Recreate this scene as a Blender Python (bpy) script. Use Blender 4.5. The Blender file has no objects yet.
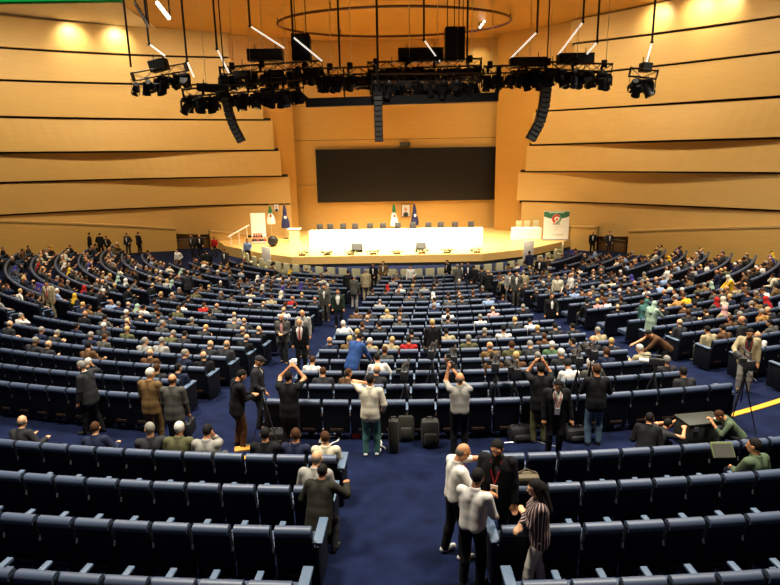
import bpy, bmesh, math, random
import numpy as np
from mathutils import Vector, Matrix
random.seed(7); RNG = random.Random(11)
SC = bpy.context.scene; COL = SC.collection
PI = math.pi
# ------------------------------------------------------------------ camera
F_PX, CX, CY = 590.0, 390.0, 292.5
PITCH, ROLL = math.radians(13.6), math.radians(1.0)
CAM = Vector((0, 0, 8.1))
FW = Vector((0, math.cos(PITCH), -math.sin(PITCH)))
_R0 = Vector((1, 0, 0)); _U0 = Vector((0, math.sin(PITCH), math.cos(PITCH)))
RT = _R0*math.cos(ROLL) - _U0*math.sin(ROLL)
UP = _R0*math.sin(ROLL) + _U0*math.cos(ROLL)
def project(p):
    v = Vector(p) - CAM; z = v.dot(FW)
    return CX + F_PX*v.dot(RT)/z, CY - F_PX*v.dot(UP)/z, z
def ray(px, py):
    return (FW + RT*((px-CX)/F_PX) + UP*((CY-py)/F_PX))
def at_depth(px, py, y):          # point where the sight line crosses the plane at distance y
    d = ray(px, py); return CAM + d*(y/d.y)
def at_height(px, py, z):
    d = ray(px, py); return CAM + d*((z-CAM.z)/d.z)
camd = bpy.data.cameras.new('camera'); cam = bpy.data.objects.new('camera', camd); COL.objects.link(cam)
camd.sensor_width = 36; camd.lens = F_PX/780*36; camd.clip_end = 300
M = Matrix((RT, UP, -FW)).transposed().to_4x4(); M.translation = CAM
cam.matrix_world = M; SC.camera = cam
vs = SC.view_settings; vs.view_transform = 'Standard'; vs.look = 'None'; vs.gamma = 1; vs.exposure = 0.0; vs.use_curve_mapping = False
# ------------------------------------------------------------------ materials
def s2l(c): return tuple((v/12.92 if v <= .04045 else ((v+.055)/1.055)**2.4) for v in c)
def rgb(r, g, b): return s2l((r/255, g/255, b/255))
MATS = {}
def mat(name, col, rough=.6, metal=0., vary=.0, scale=8., spec=.5, emit=None, bump=0., coat=0.):
    if name in MATS: return MATS[name]
    m = bpy.data.materials.new(name); m.use_nodes = True; nt = m.node_tree; b = nt.nodes['Principled BSDF']
    b.inputs['Base Color'].default_value = (*col, 1); b.inputs['Roughness'].default_value = rough
    b.inputs['Metallic'].default_value = metal; b.inputs['Specular IOR Level'].default_value = spec
    if coat: b.inputs['Coat Weight'].default_value = coat
    if emit: b.inputs['Emission Color'].default_value = (*col, 1); b.inputs['Emission Strength'].default_value = emit
    if vary or bump:
        tc = nt.nodes.new('ShaderNodeTexCoord'); no = nt.nodes.new('ShaderNodeTexNoise')
        no.inputs['Scale'].default_value = scale; no.inputs['Detail'].default_value = 4
        nt.links.new(tc.outputs['Object'], no.inputs['Vector'])
        if vary:
            mx = nt.nodes.new('ShaderNodeMix'); mx.data_type = 'RGBA'
            mx.inputs[6].default_value = (*[c*(1-vary) for c in col], 1); mx.inputs[7].default_value = (*[min(1, c*(1+vary)) for c in col], 1)
            nt.links.new(no.outputs['Fac'], mx.inputs[0]); nt.links.new(mx.outputs[2], b.inputs['Base Color'])
        if bump:
            bp = nt.nodes.new('ShaderNodeBump'); bp.inputs['Strength'].default_value = bump; bp.inputs['Distance'].default_value = .02
            nt.links.new(no.outputs['Fac'], bp.inputs['Height']); nt.links.new(bp.outputs[0], b.inputs['Normal'])
    MATS[name] = m; return m
def wood(name, col, rough=.45, stretch=(.25, .25, 6), vary=.12):
    m = bpy.data.materials.new(name); m.use_nodes = True; nt = m.node_tree; b = nt.nodes['Principled BSDF']
    tc = nt.nodes.new('ShaderNodeTexCoord'); mp = nt.nodes.new('ShaderNodeMapping'); no = nt.nodes.new('ShaderNodeTexNoise')
    mp.inputs['Scale'].default_value = stretch; no.inputs['Scale'].default_value = 2.5; no.inputs['Detail'].default_value = 6
    mx = nt.nodes.new('ShaderNodeMix'); mx.data_type = 'RGBA'
    mx.inputs[6].default_value = (*[c*(1-vary) for c in col], 1); mx.inputs[7].default_value = (*[c*(1+vary) for c in col], 1)
    nt.links.new(tc.outputs['Object'], mp.inputs[0]); nt.links.new(mp.outputs[0], no.inputs[0])
    nt.links.new(no.outputs[0], mx.inputs[0]); nt.links.new(mx.outputs[2], b.inputs['Base Color'])
    b.inputs['Roughness'].default_value = rough; b.inputs['Specular IOR Level'].default_value = .35
    MATS[name] = m; return m
W_WALL = wood('maple_panel', (.50, .325, .115)); W_LOW = wood('maple_low_wall', (.60, .37, .11))
W_CEIL = wood('maple_ceiling', (.44, .235, .05)); W_STAGE = wood('stage_floor_wood', (.72, .46, .16), .35, (3, .3, 3))
W_DOOR = wood('door_wood', (.22, .12, .05)); W_BACK = wood('stage_back_wood', (.56, .34, .10))
BLACK = mat('black_metal', (.007, .007, .0075), .5); DARKGAP = mat('dark_joint', (.01, .007, .004), .9)
NAVY = mat('navy_leather', rgb(66, 78, 100), .45, vary=.15, scale=5, spec=.55)
NAVYSH = mat('navy_shell', rgb(11, 14, 24), .6, vary=.2, scale=9, spec=.25)
ARMM = mat('blue_armrest', rgb(84, 102, 124), .45)
STEEL = mat('steel', (.55, .55, .55), .3, .9)
WHITE = mat('white_cloth', (.86, .84, .78), .8); WPAINT = mat('white_paint', (.9, .88, .84), .4)
CREAM = mat('cream_fabric', rgb(196, 190, 150), .8)
# ------------------------------------------------------------------ object helpers
def link(o, parent=None):
    COL.objects.link(o)
    if parent: o.parent = parent
    return o
def tag(o, label=None, cat=None, group=None, kind=None):
    if label: o['label'] = label
    if cat: o['category'] = cat
    if group: o['group'] = group
    if kind: o['kind'] = kind
    return o
def empty(name, loc=(0, 0, 0), rz=0, label=None, cat=None, group=None):
    o = bpy.data.objects.new(name, None); o.location = loc; o.rotation_euler = (0, 0, rz); o.empty_display_size = .1
    link(o); return tag(o, label, cat, group)
def copy_tree(o, parent=None):
    c = o.copy(); COL.objects.link(c)
    if parent: c.parent = parent
    for ch in o.children: copy_tree(ch, c)
    return c
class MB:
    def __init__(s): s.bm = bmesh.new()
    def box(s, c, d, R=None, bev=0.):
        r = bmesh.ops.create_cube(s.bm, size=1); v = r['verts']
        bmesh.ops.scale(s.bm, vec=Vector(d), verts=v)
        if bev:
            es = list({e for q in v for e in q.link_edges})
            rr = bmesh.ops.bevel(s.bm, geom=es, offset=bev, segments=2, affect='EDGES', profile=.5)
            v = list({q for f in rr['faces'] for q in f.verts} | {q for q in v if q.is_valid})
        if R is not None: bmesh.ops.rotate(s.bm, cent=(0, 0, 0), matrix=R, verts=v)
        bmesh.ops.translate(s.bm, vec=Vector(c), verts=v); return s
    def tube(s, a, b, r, r2=None, n=8, cap=True):
        a = Vector(a); b = Vector(b); d = b-a; L = d.length
        if L < 1e-6: return s
        rr = bmesh.ops.create_cone(s.bm, cap_ends=cap, segments=n, radius1=r, radius2=r if r2 is None else r2, depth=L)
        q = d.to_track_quat('Z', 'Y').to_matrix().to_4x4(); q.translation = (a+b)/2
        bmesh.ops.transform(s.bm, matrix=q, verts=rr['verts']); return s
    def ball(s, c, r, n=10, sc=(1, 1, 1)):
        rr = bmesh.ops.create_uvsphere(s.bm, u_segments=n, v_segments=max(5, n//2+1), radius=r)
        bmesh.ops.scale(s.bm, vec=Vector(sc), verts=rr['verts']); bmesh.ops.translate(s.bm, vec=Vector(c), verts=rr['verts']); return s
    def path(s, pts, r, n=6):
        for a, b in zip(pts[:-1], pts[1:]): s.tube(a, b, r, n=n)
        return s
    def quad(s, *p):
        s.bm.faces.new([s.bm.verts.new(Vector(q)) for q in p]); return s
    def prism(s, poly, z0, z1):
        lo = [s.bm.verts.new((x, y, z0)) for x, y in poly]; hi = [s.bm.verts.new((x, y, z1)) for x, y in poly]
        s.bm.faces.new(list(reversed(lo))); s.bm.faces.new(hi); n = len(poly)
        for i in range(n): s.bm.faces.new((lo[i], lo[(i+1) % n], hi[(i+1) % n], hi[i]))
        return s
    def extrude_profile(s, prof, x0, x1):       # prof in (y,z), extruded along x, capped
        a = [s.bm.verts.new((x0, y, z)) for y, z in prof]; b = [s.bm.verts.new((x1, y, z)) for y, z in prof]; n = len(prof)
        s.bm.faces.new(a); s.bm.faces.new(list(reversed(b)))
        for i in range(n): s.bm.faces.new((a[i], b[i], b[(i+1) % n], a[(i+1) % n]))
        return s
    def mesh(s, name, smooth=True, m=None):
        bmesh.ops.recalc_face_normals(s.bm, faces=s.bm.faces)
        me = bpy.data.meshes.new(name); s.bm.to_mesh(me); s.bm.free()
        if m: me.materials.append(m)
        if smooth:
            me.polygons.foreach_set('use_smooth', [True]*len(me.polygons))
            try: me.set_sharp_from_angle(angle=math.radians(38))
            except Exception: pass
        return me
    def build(s, name, m, parent=None, smooth=True):
        return link(bpy.data.objects.new(name, s.mesh(name, smooth, m)), parent)
def mesh_obj(name, verts, faces, m, parent=None, smooth=False):
    me = bpy.data.meshes.new(name); me.from_pydata([tuple(v) for v in verts], [], faces); me.materials.append(m)
    if smooth: me.polygons.foreach_set('use_smooth', [True]*len(me.polygons))
    return link(bpy.data.objects.new(name, me), parent)
ORD = ['zeroth', 'first', 'second', 'third', 'fourth', 'fifth', 'sixth', 'seventh', 'eighth', 'ninth', 'tenth', 'eleventh', 'twelfth', 'thirteenth',
       'fourteenth', 'fifteenth', 'sixteenth', 'seventeenth', 'eighteenth', 'nineteenth', 'twentieth', 'twenty-first', 'twenty-second', 'twenty-third', 'twenty-fourth', 'twenty-fifth',
       'twenty-sixth', 'twenty-seventh', 'twenty-eighth', 'twenty-ninth', 'thirtieth', 'thirty-first', 'thirty-second', 'thirty-third', 'thirty-fourth', 'thirty-fifth', 'thirty-sixth',
       'thirty-seventh', 'thirty-eighth', 'thirty-ninth', 'fortieth']
# ------------------------------------------------------------------ hall plan
O = Vector((1.0, 48.0))           # centre of the fan of rows
ZR = [(0, 0), (14, 0), (17, .12), (20, .35), (23.5, .58), (27, .86), (29.7, 1.14), (32.3, 1.44), (34.5, 1.71), (36.3, 1.95), (37.2, 2.05), (38.6, 2.12), (39.3, 2.22), (42.2, 2.58), (45, 2.9), (60, 4.6)]
def zf(r): return float(np.interp(r, [a for a, b in ZR], [b for a, b in ZR]))
def pol(r, deg, z=None):          # angle from the hall axis, positive to the right
    a = math.radians(deg); x = O.x + r*math.sin(a); y = O.y - r*math.cos(a)
    return Vector((x, y, zf(r) if z is None else z))
def topol(x, y):
    dx = x-O.x; dy = O.y-y; return math.hypot(dx, dy), math.degrees(math.atan2(dx, dy))
def floor_at(px, py, h=0.):       # sight line meets the raked floor raised by h
    d = ray(px, py); lo, hi = 1., 80.
    def g(y):
        p = CAM + d*(y/d.y); return p.z - zf(topol(p.x, p.y)[0]) - h
    y = lo
    while y < 80 and g(y) > 0: y += .25
    lo, hi = y-.25, y
    for _ in range(30):
        mid = (lo+hi)/2
        if g(mid) > 0: lo = mid
        else: hi = mid
    return CAM + d*(lo/d.y)
# ================================================================== floor, walls, ceiling
CARPET = mat('navy_carpet', rgb(17, 25, 52), .95, vary=.75, scale=2.6, spec=.1)
nr, na = 64, 73
V = []; Fc = []
rs = sorted(set([0.01, 8, 14, 17, 20, 23.5, 27, 29.7, 32.3, 34.5, 36.3, 37.2, 38.6, 39.3, 42.2, 45, 48, 52, 56]))
angs = np.linspace(-125, 125, 76)
for r in rs:
    for a in angs: V.append(pol(r, a))
n = len(angs)
for i in range(len(rs)-1):
    for j in range(n-1): Fc.append((i*n+j, i*n+j+1, (i+1)*n+j+1, (i+1)*n+j))
fl = mesh_obj('floor', V, Fc, CARPET, smooth=True); tag(fl, kind='structure')
def bez(p0, p1, p2, t):
    return Vector((p0[0], p0[1]))*(1-t)**2 + Vector((p1[0], p1[1]))*2*t*(1-t) + Vector((p2[0], p2[1]))*t*t
WLc = ((-36, 33), (-22, 51.0), (-8.0, 54.2)); WRc = ((31, 26), (19.5, 46.5), (9.5, 54.5))
def wall_hit(cur, px, py):        # t and height where a sight line meets the curved wall
    d = ray(px, py); best = None
    ts = np.linspace(-.15, 1.1, 900); prev = None
    for t in ts:
        p = bez(*cur, t); s = p.x*d.y - p.y*d.x
        if prev is not None and prev*s <= 0: best = t
        prev = s
    p = bez(*cur, best); return best, CAM.z + d.z*(p.y/d.y)
def line_of(cur, a, b):
    (t0, z0), (t1, z1) = wall_hit(cur, *a), wall_hit(cur, *b)
    k = (z1-z0)/(t1-t0); return lambda t: z0 + k*(t-t0)
def wall_panels(cur, lines, ends, side, inward, amps):
    root = None
    for i in range(len(lines)-1):
        top, bot = lines[i], lines[i+1]; te = wall_hit(cur, ends[i], 120)[0]
        ts = np.linspace(0.0, te, 40)
        V = []; Fc = []
        for t in ts:
            p = bez(*cur, t); q = bez(*cur, t+.01)-p; nrm = Vector((-q.y, q.x)).normalized()
            if nrm.dot(inward) < 0: nrm = -nrm
            u = (t/te); a = amps[i]*math.exp(-((u-amps_c[side][i])/.22)**2)
            zt, zb = top(t)-.10, bot(t)+.04
            of, ob = .80, .92+a
            for (off, z) in ((of, zt), (ob, zb), (-.3, zb), (-.3, zt)):
                P = p + nrm*off; V.append((P.x, P.y, z))
        m = len(ts)
        for j in range(m-1):
            for k in range(4):
                A = j*4+k; B = j*4+(k+1) % 4; Fc.append((A, B, B+4, A+4))
        Fc += [(0, 1, 2, 3), ((m-1)*4+3, (m-1)*4+2, (m-1)*4+1, (m-1)*4)]
        root = WALLS[side]
        if i+1 < len(lines)-1 or True:          # dark strip in the joint at the panel foot, painting its shade
            V2 = []; F2 = []; tj = wall_hit(cur, max(ends[i], ends[min(i+1, len(ends)-1)]) if side == 'left' else min(ends[i], ends[min(i+1, len(ends)-1)]), 120)[0] - .004
            for t in np.linspace(0, tj, 40):
                p = bez(*cur, t); q = bez(*cur, t+.01)-p; nrm = Vector((-q.y, q.x)).normalized()
                if nrm.dot(inward) < 0: nrm = -nrm
                P = p+nrm*.62; V2 += [(P.x, P.y, bot(t)-.2), (P.x, P.y, bot(t)+.14)]
            F2 = [(2*j, 2*j+1, 2*j+3, 2*j+2) for j in range(39)]
            mesh_obj('shadow_joint', V2, F2, DARKGAP, root)
        mesh_obj('wood_panel', V, Fc, W_WALL, root)
amps_c = {'left': [.5]*3+[.55, .75, .5, .5], 'right': [.5, .5, .5, .55, .6, .5, .5]}
WALLS = {}
def backing(cur, side, m=W_CEIL):  # darker ceiling wood puts the shadow behind the panels into the backing colour
    V = []; Fc = []; ts = np.linspace(0, .99, 40)
    for t in ts:
        p = bez(*cur, t); V += [(p.x, p.y, -.2), (p.x, p.y, 17.6)]
    for j in range(len(ts)-1): Fc.append((2*j, 2*j+1, 2*j+3, 2*j+2))
    o = mesh_obj('wall_'+side, V, Fc, m); tag(o, kind='structure'); WALLS[side] = o
backing(WLc, 'left'); backing(WRc, 'right')
LL = [((0, 17), (230, 31)), ((0, 49), (131, 56)), ((0, 81), (127, 84.5)), ((0, 117), (260, 120)), ((0, 152.5), (272, 150)), ((0, 182), (283, 175.5)), ((0, 214), (285, 203))]
Ll = [line_of(WLc, a, b) for a, b in LL]; base = line_of(WLc, (0, 236), (285, 236))
wall_panels(WLc, Ll+[lambda t: base(t)], [232, 233, 262, 271, 277, 285, 285], 'left', Vector((.6, -1)), [0, .1, .1, .5, .45, .12, .1])
RL = [((573, 45), (780, 18.5)), ((615, 71.6), (780, 53)), ((550, 111), (780, 97)), ((538, 144.6), (780, 137.6)), ((534, 171), (780, 172)), ((526, 200), (780, 209))]
Rl = [lambda t: 17.6] + [line_of(WRc, a, b) for a, b in RL]; rbase = line_of(WRc, (530, 236), (780, 240))
wall_panels(WRc, Rl+[lambda t: rbase(t)], [572, 576, 552, 538, 533, 525, 530], 'right', Vector((-.6, -1)), [0, 0, .1, .55, .5, .12, .1])
# back wall of the stage, in broad boards with fine joints
bw = MB().box((1, 56.6, 8.4), (34, .3, 18.4)).build('wall_back', DARKGAP); tag(bw, kind='structure')
zs = [.7, 5.0, 9.05, 12.1, 14.55, 17.6]
for z0, z1 in zip(zs[:-1], zs[1:]):
    MB().box((1, 56.3, (z0+z1)/2), (33, .4, z1-z0-.045)).build('wood_panel', W_BACK, bw)
# ceiling with the lower oval bulkhead over the stage
cl = MB().box((0, 22, 17.75), (100, 78, .3)).build('ceiling', W_CEIL); tag(cl, kind='structure')
PLAST = mat('ceiling_plaster', (.62, .55, .45), .9)
pts = [(-44, 5), (-20, 5), (-16, 30), (-18, 52), (-44, 52)]
t_ = MB().prism(pts, 17.52, 17.62).build('trim_1', PLAST); tag(t_, kind='structure')
# rear and outer walls, behind and beside the camera
rw = MB().box((0, -8, 10), (110, .4, 20)).build('wall_rear', W_LOW); tag(rw, kind='structure')
for nm, p, q in (('wall_side_left', (-36, 33), (-47, -8)), ('wall_side_right', (31, 26), (45, -8))):
    a = Vector(p); b = Vector(q)
    o = mesh_obj(nm, [(a.x, a.y, -.2), (a.x, a.y, 17.6), (b.x, b.y, 17.6), (b.x, b.y, -.2)], [(0, 1, 2, 3)], W_LOW); tag(o, kind='structure')
# low dado walls with a pale ledge, in front of the panels
def dado(cur, line, px0, px1, name, off, step=24):
    t0 = wall_hit(cur, px0, 225)[0] if px0 is not None else 0.; t1 = wall_hit(cur, px1, 225)[0] if px1 is not None else 0.
    V = []; Fc = []; V2 = []; F2 = []
    ts = np.linspace(t0, t1, step); cz = lambda t: line(t)
    for t in ts:
        p = bez(*cur, t); q = bez(*cur, t+.01)-p; nrm = Vector((-q.y, q.x)).normalized()
        if nrm.y > 0: nrm = -nrm
        A = p+nrm*off; B = p+nrm*(off-.35); z = cz(t)
        V += [(A.x, A.y, -.2), (A.x, A.y, z-.12), (B.x, B.y, z-.12), (B.x, B.y, -.2)]
        A2 = p+nrm*(off+.05); B2 = p+nrm*(off-.6)
        V2 += [(A2.x, A2.y, z-.12), (A2.x, A2.y, z), (B2.x, B2.y, z), (B2.x, B2.y, z-.12)]
    for L, Fx in ((V, Fc), (V2, F2)):
        for j in range(step-1):
            for k in range(4): Fx.append((j*4+k, j*4+(k+1) % 4, (j+1)*4+(k+1) % 4, (j+1)*4+k))
        Fx += [(0, 1, 2, 3), tuple((step-1)*4+k for k in (3, 2, 1, 0))]
    o = mesh_obj(name, V, Fc, W_LOW); tag(o, kind='structure'); mesh_obj('ledge', V2, F2, W_WALL, o); return o
def wl2(a, b, cur=WLc): return line_of(cur, a, b)
dl = wl2((0, 219), (165, 226)); dado(WLc, dl, None, 171, 'wall_low_left', 1.5)
dado(WLc, lambda t: dl(t), 206, 243, 'wall_low_stage_left', 1.5)
dr = line_of(WRc, (642, 228.5), (780, 224)); dado(WRc, dr, 640, None, 'wall_low_right', 1.5)
drs = line_of(WRc, (575, 224), (640, 226)); dado(WRc, drs, 566, 606, 'wall_low_stage_right', 1.5)
# the two double doors and their openings
def doorway(n, cur, px0, px1, ytop, side):
    t0 = wall_hit(cur, px0, 240)[0]; t1 = wall_hit(cur, px1, 240)[0]
    a = bez(*cur, t0); b = bez(*cur, t1); d = (b-a); L = d.length; d.normalize(); nrm = Vector((-d.y, d.x))
    if nrm.y > 0: nrm = -nrm
    mid = (a+b)/2 + nrm*.95; rz = math.atan2(d.y, d.x)
    H = CAM.z + ray((px0+px1)/2, ytop).z*(mid.y/ray((px0+px1)/2, ytop).y)
    o = MB().box((0, .5, H/2), (L, .06, H)).build('door_%d' % n, W_DOOR); o.location = (mid.x, mid.y, 0); o.rotation_euler.z = rz
    if d.x < 0: o.rotation_euler.z = rz+PI
    tag(o, kind='structure')
    f = MB()
    f.box((-L/2+.06, .3, H/2), (.12, .45, H)); f.box((L/2-.06, .3, H/2), (.12, .45, H)); f.box((0, .3, H+.06), (L, .45, .12))
    f.build('door_frame', mat('dark_frame', rgb(96, 58, 20), .5), o)
    for s in (-1, 1):
        MB().box((s*(L/4-.03), .24, H/2-.05), (L/2-.16, .07, H-.2), bev=.01).build('door_leaf', mat('door_leaf_brown', rgb(118, 88, 52), .5, vary=.1), o)
        MB().tube((s*.12, .17, .9), (s*.12, .17, 1.3), .025).build('pull_handle', STEEL, o)
    MB().box((0, .19, 1.05), (L-.3, .03, .07)).build('push_bar', STEEL, o)
    return o
doorway(1, WLc, 170, 207, 229, 'l'); doorway(2, WRc, 605, 633, 228, 'r')
p0 = at_depth(633, 240, 45.5); p1 = at_depth(642, 240, 44.6)
pl = MB().box(((p0.x+p1.x)/2, 45.4, 1.7), (.85, .6, 3.6)).build('trim_2', W_WALL); tag(pl, kind='structure')
# oval track of dark tube below the ceiling
rg = MB(); pts = []
c0 = Vector((0.65, 46.6)); 
for i in range(73):
    a = 2*PI*i/72; pts.append(Vector((c0.x+8.5*math.cos(a), c0.y+5.2*math.sin(a), 17.1)))
rg.path(pts, .09, 6)
ro = empty('ceiling_track', (c0.x, c0.y, 17.1), 0, 'large dark oval track hanging below the wooden ceiling over the stage', 'ceiling track')
for v in rg.bm.verts: v.co -= Vector((c0.x, c0.y, 17.1))
rg.build('oval_tube', mat('rust_track', rgb(70, 20, 8), .5), ro)
for i in range(0, 72, 12):
    p = pts[i]-Vector((c0.x, c0.y, 17.1)); MB().tube(p, p+Vector((0, 0, .52)), .03).build('hanger_rod', BLACK, ro)
# ================================================================== seats
BROWNP = mat('brown_plate', rgb(48, 32, 22), .5)
def seat_parts(w):
    P = {}
    prof = [(-.045, .90), (-.02, .55), (.035, .16), (.075, .16), (.13, .42), (.085, .66), (.05, .90)]
    P['backrest'] = MB().extrude_profile(prof, -(w-.05)/2, (w-.05)/2).mesh('seat_backrest', True, NAVYSH)
    m = MB(); m.tube((-(w-.072)/2, 0, .885), ((w-.072)/2, 0, .885), .074, n=14)
    P['top_roll'] = m.mesh('seat_top_roll', True, NAVY)
    P['seat_cushion'] = MB().box((0, .36, .42), (w-.09, .48, .12), bev=.03).mesh('seat_cushion', True, NAVY)
    P['pedestal'] = MB().box((0, .30, .18), (.12, .3, .36)).mesh('seat_pedestal', True, BLACK)
    a = MB(); a.box((w/2, .33, .655), (.085, .40, .035), bev=.012); P['armrest'] = a.mesh('seat_armrest', True, ARMM)
    a = MB(); a.box((w/2, .30, .33), (.035, .26, .62)); P['arm_panel'] = a.mesh('seat_arm_panel', True, NAVYSH)
    a = MB(); a.extrude_profile([(-.035, .60), (.02, .60), (-.01, .665)], w/2-.011, w/2+.011); P['hinge_bracket'] = a.mesh('seat_hinge', True, STEEL)
    P['back_plate'] = MB().box((0, -.02, .27), (w*.45, .03, .045)).mesh('seat_back_plate', True, BROWNP)
    P['end_panel'] = MB().box((0, .28, .345), (.06, .62, .67), bev=.02).mesh('seat_end_panel', True, NAVYSH)
    P['end_pad'] = MB().box((0, .29, .70), (.13, .56, .04), bev=.015).mesh('seat_end_pad', True, ARMM)
    return P
SEATW = {'centre': .612, 'side': .535}
SP = {k: seat_parts(w) for k, w in SEATW.items()}
PITCHR, R0 = 1.28, 36.3
SEATS = []     # dicts: block, row, R, ang, w, ordinal
def add_row(block, R, a0, a1, kind, row, fromleft=True, lim=None):
    w = SEATW[kind]; da = math.degrees(w/R); n = max(1, int(abs(a1-a0)/da+.3))
    s = 1 if a1 > a0 else -1
    for i in range(n):
        a = a0 + s*(i+.5)*da
        if lim and lim(pol(R, a)): break
        SEATS.append(dict(block=block, R=R, a=a, kind=kind, row=row, i=i, s=s, n=n, first=(i == 0), last=(i == n-1)))
def off_wall(cur, marg):
    def f(p):
        ts = np.linspace(0, 1, 60); ys = [bez(*cur, t) for t in ts]
        return min((q-Vector((p.x, p.y))).length for q in ys) < marg or any(abs(q.x-p.x) < .6 and q.y < p.y for q in ys)
    return f
limL, limR = off_wall(WLc, 3.2), off_wall(WRc, 3.2)
NEAR = [39.1, 40.27, 41.44, 42.6]
for q, R in enumerate(NEAR):
    add_row('near left', R, -2.8, -15.9, 'side', q); add_row('near right', R, 1.0 if q < 2 else .45, 17, 'side', q)
ROWS = [R0-PITCHR*k for k in range(18)]
for k, R in enumerate(ROWS):
    add_row('middle', R, -5.9, 10.7, 'centre', k)
    add_row('left', R, -10.1, -29.3, 'side', k); add_row('right', R, 15.3, 34.8, 'side', k)
    amax = 84 if R > 22 else 70 if R > 19.5 else 58
    add_row('far left', R, -33.6, -amax, 'side', k, lim=limL); add_row('far right', R, 39.0, amax, 'side', k, lim=limR)
for s in SEATS:
    p = pol(s['R'], s['a']); s['p'] = p; s['px'] = project((p.x, p.y, p.z+.9))
vis = []
for s in SEATS:
    x, y, z = s['px']; s['in'] = z > 1 and -45 < x < 825 and y < 640
    if s['in']: vis.append(s)
vis.sort(key=lambda s: s['px'][2])
IND = vis[:300]; 
for s in IND: s['ind'] = True
BN = {'near left': 'near left seating', 'near right': 'near right seating', 'middle': 'middle block', 'left': 'left block', 'right': 'right block', 'far left': 'far left block', 'far right': 'far right block'}
def seat_label(s):
    if s['block'].startswith('near'): rown = ['front', 'second', 'third', 'nearest'][s['row']]+' row'
    else: rown = 'back row' if s['row'] == 0 else ORD[s['row']+1]+' row from back'
    side = 'from left aisle' if s['block'] in ('middle',) else 'from aisle'
    return 'navy leather seat, %s %s, %s of %s' % (ORD[s['i']+1], side, rown, BN[s['block']])
for s in IND:
    p = s['p']; w = SEATW[s['kind']]; P = SP[s['kind']]
    o = empty('auditorium_seat', p, math.radians(s['a']), seat_label(s), 'seat', 'navy seats in rows of the hall')
    for nm in ('backrest', 'top_roll', 'seat_cushion', 'pedestal', 'back_plate', 'armrest', 'arm_panel', 'hinge_bracket'):
        lastR = (s['s'] > 0 and s['last']) or (s['s'] < 0 and s['first'])      # right-hand end of a row carries a broad end panel
        if lastR and nm in ('armrest', 'arm_panel', 'hinge_bracket'): continue
        link(bpy.data.objects.new(nm, P[nm]), o)
    for end, sx in ((s['first'], -s['s']), (s['last'], s['s'])):
        if end:
            c = link(bpy.data.objects.new('end_panel', P['end_panel']), o); c.location.x = sx*(w/2+.03)
            link(bpy.data.objects.new('end_pad', P['end_pad']), c)
# all the remaining, distant seats: one object
def far_template(w):
    V = []; Fq = []; Mi = []
    def bx(c, d, mi, sh=0.):
        b = len(V)
        for dz in (-1, 1):
            for dx, dy in ((-1, -1), (1, -1), (1, 1), (-1, 1)):
                V.append((c[0]+dx*d[0]/2, c[1]+dy*d[1]/2 - dz*sh, c[2]+dz*d[2]/2))
        for f in ((3, 2, 1, 0), (4, 5, 6, 7), (0, 1, 5, 4), (1, 2, 6, 5), (2, 3, 7, 6), (3, 0, 4, 7)): Fq.append([b+i for i in f]); Mi.append(mi)
    bx((0, .04, .52), (w-.05, .09, .74), 0, .04); bx((0, .36, .42), (w-.09, .48, .12), 1)
    bx((w/2, .33, .655), (.08, .4, .035), 2); bx((w/2, .3, .33), (.035, .26, .62), 0)
    b = len(V); n = 8
    for x in (-(w-.06)/2, (w-.06)/2):
        for i in range(n):
            t = 2*PI*i/n; V.append((x, .074*math.cos(t), .885+.074*math.sin(t)))
    for i in range(n): Fq.append([b+i, b+(i+1) % n, b+n+(i+1) % n, b+n+i]); Mi.append(1)
    Fq.append([b+i for i in range(n)][::-1]); Mi.append(1); Fq.append([b+n+i for i in range(n)]); Mi.append(1)
    return np.array(V), Fq, Mi
FT = {k: far_template(w) for k, w in SEATW.items()}
V = []; Fq = []; Mi = []; nb = 0
for s in SEATS:
    if s.get('ind'): continue
    x, y, z = s['px']
    if z < 2 or x < -260 or x > 1040 or y > 900: continue
    tv, tf, tm = FT[s['kind']]; a = math.radians(s['a']); c, sn = math.cos(a), math.sin(a)
    W = np.empty_like(tv); W[:, 0] = tv[:, 0]*c - tv[:, 1]*sn + s['p'].x; W[:, 1] = tv[:, 0]*sn + tv[:, 1]*c + s['p'].y; W[:, 2] = tv[:, 2]+s['p'].z
    V.append(W); Fq += [[i+nb for i in f] for f in tf]; Mi += tm; nb += len(tv)
me = bpy.data.meshes.new('distant_seats'); me.from_pydata(np.concatenate(V).tolist(), [], Fq)
for m in (NAVYSH, NAVY, ARMM): me.materials.append(m)
me.polygons.foreach_set('material_index', Mi); me.polygons.foreach_set('use_smooth', [True]*len(me.polygons))
try: me.set_sharp_from_angle(angle=math.radians(50))
except Exception: pass
ds = link(bpy.data.objects.new('distant_seats', me)); tag(ds, 'distant rows of navy seats filling the rest of the raked hall', 'seats', kind='stuff')
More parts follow.
